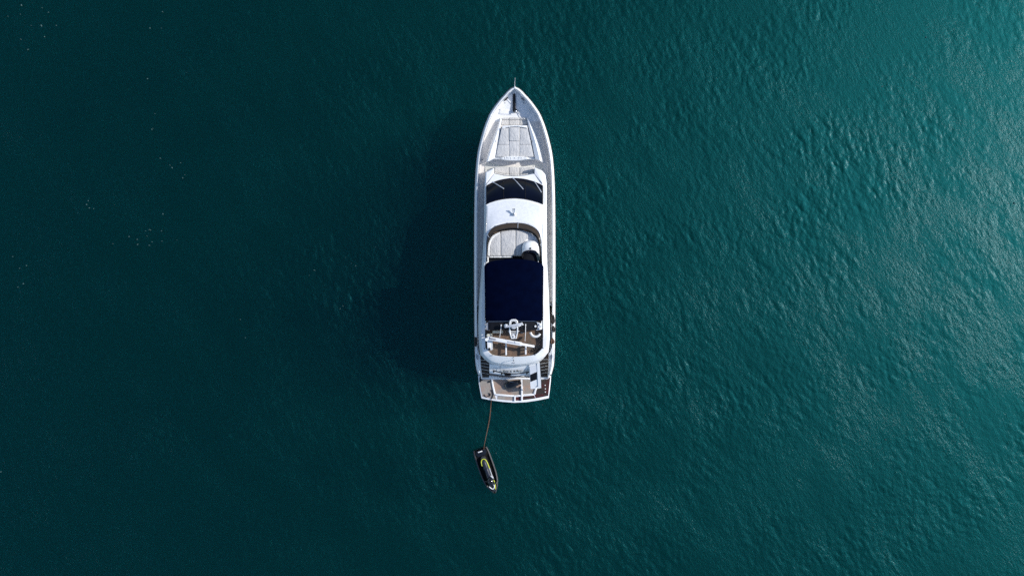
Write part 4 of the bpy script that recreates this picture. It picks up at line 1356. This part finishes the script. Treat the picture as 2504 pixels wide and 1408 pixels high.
bm = bmesh.new()
hz = lambda x, y: max(0.03, sea_height(*W(x, y, 0.0).xy) + 0.02)
line = [(1201.3, 973.5, PZ + 0.06), (1201.0, 979, PZ + 0.03), (1199.8, 992, 0.22), (1198.6, 1008, 0.10), (1195.8, 1028, 0.08), (1192, 1048, 0.09), (1188, 1068, 0.2), (1184.5, 1087, 0.42), (1183.2, 1098, 0.46)]
tube(bm, pl(line, 0, 46), 0.019, 7)
line2 = [(1201.6, 974, PZ + 0.06), (1201.4, 980, PZ + 0.02), (1200.8, 992, 0.22), (1199.8, 1008, 0.09), (1197.2, 1028, 0.07), (1193, 1048, 0.09), (1188.4, 1068, 0.2), (1184.5, 1087, 0.42)]
tube(bm, pl(line2, 0, 46), 0.015, 7)
tag(obj('tow_rope', bm, M['rope_brown'], None, loc=W(1201, 975, PZ)), 'rusty brown tow rope running from the swim platform to the jet ski', 'rope')

# black fender on the left side, dark lines hung over the right bulwark
bm = bmesh.new(); rws = []
for y, r in ((823.6, 0.03), (824.6, 0.085), (828, 0.105), (842, 0.105), (846, 0.085), (847, 0.03)):
    c = W(1163.0, y, 2.30)
    rws.append([c + Vector((r * math.cos(a), 0, r * math.sin(a))) for a in np.linspace(0, 2 * math.pi, 11)[:-1]])
loft(bm, rws, closed=True, caps=True)
tag(obj('boat_fender', bm, M['rubber'], None, loc=W(1163, 835, 2.2)), 'black cylindrical fender lying on the left bulwark near the stern', 'fender')

def coil(name, px, py, z, n, rx, ry, mat, label, seed):
    rr = random.Random(seed)
    bm = bmesh.new()
    for k in range(n):
        c = W(px + rr.uniform(-1.2, 1.2), py + rr.uniform(-ry * 9, ry * 9), z + rr.uniform(0, 0.08))
        a0 = rr.uniform(0, 6.28); e = rr.uniform(0.6, 1.1)
        pts = [c + Vector((rx * e * math.cos(t), ry * (1.6 - e) * 1.3 * math.sin(t + 0.2 * math.sin(3 * t + a0)), 0.03 * math.sin(2 * t + a0))) for t in np.linspace(0, 2 * math.pi, 19)[:-1]]
        tube(bm, pts, 0.026, 6, closed=True)
    return tag(obj(name, bm, mat, None, loc=W(px, py, z)), label, 'rope')
coil('rope_coil', 1352.2, 781.5, 2.33, 9, 0.10, 0.26, M['rope_black'], 'long black rope coil hung over the right bulwark beside the radar arch', 1)
coil('rope_coil', 1353.2, 804, 2.33, 6, 0.09, 0.18, M['rope_black'], 'short black rope coil on the right bulwark just behind the long black coil', 2)
coil('rope_coil', 1351.2, 835, 2.31, 6, 0.10, 0.18, M['rope_brown'], 'brown rope coil on the right bulwark beside the end of the crane', 3)

# ------------------------------------------------------------------ jet ski
def jet_ski():
    s0 = W(1173.5, 1097, 0.35); b0 = W(1211, 1204.5, 0.35)
    d = (b0 - s0); L = d.length; u = d.normalized(); v = Vector((-u.y, u.x, 0))     # v points to the picture's right
    base = (s0 + b0) / 2
    root = thing('jet_ski', 'black jet ski with yellow seat trim floating on a tow rope behind the yacht', 'jet ski', (base.x, base.y, 0))
    def P(t, w, z): return s0 + u * (t * L) + v * w + Vector((0, 0, z - 0.35))
    WT = [(0, 0.55), (0.03, 0.60), (0.12, 0.63), (0.40, 0.65), (0.62, 0.63), (0.75, 0.55), (0.85, 0.41), (0.93, 0.24), (0.98, 0.11), (1.0, 0.03)]
    ts = [0, 0.02, 0.06, 0.12, 0.2, 0.3, 0.4, 0.5, 0.6, 0.68, 0.75, 0.81, 0.86, 0.91, 0.95, 0.98, 1.0]
    bm = bmesh.new(); rows = []
    for t in ts:
        w = interp(t, WT); zg_ = 0.36 + 0.20 * max(0, t - 0.6) / 0.4
        half = [(0.0, -0.25 + 0.2 * t ** 4), (0.72 * w, -0.08), (0.94 * w, 0.12), (w, zg_ - 0.06), (w - 0.015, zg_), (w - min(0.09, w * 0.5), zg_ + 0.03), (w - min(0.13, w * 0.7), zg_ - 0.01)]
        r = [P(t, -a, z) for a, z in reversed(half)] + [P(t, a, z) for a, z in half[1:]]
        rows.append(r)
    loft(bm, rows)
    bm.faces.new([bm.verts.new(p) for p in rows[0]])
    obj('hull', bm, M['jet_grey'], root, smooth=50)
    # deck with foot wells and rear platform
    bm = bmesh.new(); rows = []
    for t in ts[1:-1]:
        w = max(0.01, interp(t, WT) - min(0.125, interp(t, WT) * 0.68))
        well = 0.26 if t > 0.16 else 0.38
        ze = 0.35 + 0.20 * max(0, t - 0.6) / 0.4
        well = well + max(0, t - 0.68) * 1.1
        rows.append([P(t, k * w, (ze if abs(k) == 1 else min(well, ze + 0.12))) for k in (-1, -0.94, -0.6, -0.3, 0, 0.3, 0.6, 0.94, 1)])
    loft(bm, rows)
    obj('deck_mat', bm, M['jet_mat'], root, smooth=35)
    bm = bmesh.new()
    q = [P(0.025, -0.33, 0), P(0.025, 0.38, 0), P(0.10, 0.42, 0), P(0.155, 0.25, 0), P(0.155, -0.3, 0), P(0.10, -0.44, 0)]
    slab(bm, q, 0.33, 0.42, 0.02)
    obj('rear_platform', bm, M['jet_black'], root)
    bm = bmesh.new()
    q = [P(0.045, -0.22, 0), P(0.045, 0.12, 0), P(0.066, 0.12, 0), P(0.066, -0.22, 0)]
    slab(bm, q, 0.40, 0.432, 0.008)
    obj('platform_badge', bm, M['vinyl'], root)
    # fairing under the seat
    def body(prof, name, mat, sm=60, n=16, expo=0.7):
        bm = bmesh.new(); rows = []
        for t, w, z0, z1 in prof:
            r = []
            for k in range(n):
                a = math.pi * k / (n - 1)
                r.append(P(t, -w * math.copysign(abs(math.cos(a)) ** expo, math.cos(a)), z0 + (z1 - z0) * math.sin(a) ** expo))
            rows.append(r)
        loft(bm, rows)
        for rr_ in (rows[0], rows[-1]):
            bm.faces.new([bm.verts.new(p) for p in rr_])
        return obj(name, bm, mat, root, smooth=sm)
    body([(0.16, 0.12, 0.25, 0.40), (0.19, 0.21, 0.25, 0.56), (0.26, 0.255, 0.25, 0.68), (0.36, 0.255, 0.25, 0.70), (0.5, 0.23, 0.25, 0.62), (0.62, 0.24, 0.25, 0.60), (0.68, 0.28, 0.25, 0.6)], 'seat_fairing', M['jet_grey'])
    body([(0.225, 0.06, 0.6, 0.72), (0.24, 0.13, 0.6, 0.80), (0.29, 0.165, 0.6, 0.84), (0.37, 0.165, 0.6, 0.84), (0.415, 0.15, 0.6, 0.80)], 'rear_seat', M['jet_seat'])
    body([(0.42, 0.15, 0.55, 0.79), (0.44, 0.165, 0.55, 0.82), (0.5, 0.155, 0.55, 0.80), (0.58, 0.13, 0.55, 0.76), (0.63, 0.11, 0.55, 0.70)], 'front_seat', M['jet_seat'])
    bm = bmesh.new()
    line = [P(0.44, 0.245, 0.70), P(0.37, 0.245, 0.735), P(0.29, 0.225, 0.745), P(0.24, 0.17, 0.735), P(0.212, 0.07, 0.72), P(0.212, -0.06, 0.72), P(0.235, -0.16, 0.735), P(0.28, -0.215, 0.745), P(0.34, -0.235, 0.735)]
    tube(bm, smooth_line(line, 30), 0.030, 8)
    obj('seat_trim', bm, M['yellow'], root)
    bm = bmesh.new()
    tube(bm, smooth_line([P(0.44, 0.245, 0.70), P(0.52, 0.235, 0.66), P(0.60, 0.235, 0.64), P(0.66, 0.27, 0.64)], 14), 0.032, 8)
    obj('side_trim', bm, M['grey'], root)
    body([(0.63, 0.20, 0.3, 0.72), (0.66, 0.29, 0.3, 0.88), (0.72, 0.32, 0.3, 0.90), (0.80, 0.29, 0.32, 0.82), (0.88, 0.21, 0.36, 0.70), (0.94, 0.12, 0.42, 0.58), (0.97, 0.05, 0.46, 0.53)], 'front_cowl', M['jet_black'], expo=0.85)
    bm = bmesh.new()
    hl = P(0.655, -0.40, 0.98); hr = P(0.655, 0.42, 0.98)
    tube(bm, [hl, P(0.675, -0.2, 1.0), P(0.685, 0, 1.0), P(0.675, 0.2, 1.0), hr], 0.032, 8)
    box(bm, P(0.685, 0, 0.96), (0.16, 0.22, 0.16), math.atan2(u.y, u.x))
    obj('handlebar', bm, M['black'], root)
    for s in (-1, 1):
        bm = bmesh.new()
        c = P(0.775, s * 0.37, 0.86)
        rws = []
        for t, q_ in ((-0.10, 0.4), (-0.05, 0.9), (0.04, 1.0), (0.10, 0.5)):
            rws.append([c + u * t + v * (0.085 * q_ * math.cos(a)) + Vector((0, 0, 0.06 * q_ * math.sin(a))) for a in np.linspace(0, 2 * math.pi, 11)[:-1]])
        loft(bm, rws, closed=True, caps=True)
        obj('mirror', bm, M['black'], root, smooth=60)
    bm = bmesh.new()
    tube(bm, smooth_line([P(0.70, 0.26, 0.80), P(0.78, 0.27, 0.76), P(0.86, 0.20, 0.70), P(0.90, 0.14, 0.67)], 14), 0.030, 8)
    obj('cowl_trim', bm, M['yellow'], root)
    bm = bmesh.new()
    tube(bm, smooth_line([P(0.80, -0.24, 0.80), P(0.855, -0.12, 0.79), P(0.875, 0.0, 0.78), P(0.845, 0.13, 0.79), P(0.79, 0.17, 0.84)], 18), 0.034, 8)
    obj('cowl_stripe', bm, M['vinyl'], root)
    bm = bmesh.new()
    tube(bm, smooth_line([P(0.60, 0.14, 0.74), P(0.63, 0.21, 0.80), P(0.68, 0.28, 0.86)], 10), 0.04, 8)
    obj('dash_trim', bm, M['vinyl'], root)
jet_ski()

# ------------------------------------------------------------------ flecks of foam drifting on the sea
def sea_foam():
    rr = random.Random(5)
    bm = bmesh.new()
    clusters = [(95, 45, 60, 45, 26), (60, 130, 50, 30, 6), (370, 75, 22, 12, 6), (400, 20, 30, 20, 3), (340, 195, 14, 8, 3), (385, 330, 18, 30, 8), (425, 400, 24, 22, 12), (215, 500, 20, 18, 12),
                (370, 570, 34, 40, 26), (345, 600, 30, 24, 12), (280, 600, 10, 8, 3), (440, 440, 12, 12, 4), (870, 650, 26, 30, 12), (760, 660, 30, 12, 5), (60, 650, 30, 40, 7), (55, 690, 15, 15, 4),
                (845, 765, 20, 20, 4), (1210, 1108, 6, 4, 3), (1275, 1040, 60, 40, 4), (2070, 712, 4, 4, 2), (1945, 565, 5, 3, 1), (2278, 485, 6, 12, 3), (2460, 460, 25, 60, 5), (2265, 90, 6, 5, 2),
                (2160, 215, 8, 5, 2), (1955, 28, 6, 10, 2), (2380, 330, 10, 6, 2), (1330, 980, 12, 6, 5), (2165, 1072, 4, 3, 1), (30, 1130, 20, 30, 3), (590, 790, 40, 60, 5)]
    for cx, cy, sx, sy, n in clusters:
        for _ in range((n + 2) // 3):
            px, py = rr.gauss(cx, sx * 0.6), rr.gauss(cy, sy * 0.6)
            p = W(px, py, 0)
            if abs(p.x) > 44 or abs(p.y) > 26: continue
            r = rr.uniform(0.012, 0.032); e = rr.uniform(1.2, 2.8); a0 = rr.uniform(0, 6.28); k = rr.randint(6, 8)
            ca_, sa_ = math.cos(a0), math.sin(a0)
            top_, low_ = [], []
            for j in range(k):
                a = j * 2 * math.pi / k; q = r * rr.uniform(0.6, 1.3)
                x, y = q * e * math.cos(a), q * math.sin(a)
                wx, wy = p.x + x * ca_ - y * sa_, p.y + x * sa_ + y * ca_
                h = sea_height(p.x, p.y)
                low_.append(Vector((wx, wy, h - 0.06))); top_.append(Vector((p.x + (wx - p.x) * 0.85, p.y + (wy - p.y) * 0.85, h + 0.05)))
            vr = loft(bm, [low_, top_], closed=True); bm.faces.new(vr[1])
    o = obj('sea_foam', bm, M['foam'], None, smooth=50)
    o['kind'] = 'stuff'
    o['label'] = 'small flecks of white foam drifting on the teal sea'
sea_foam()
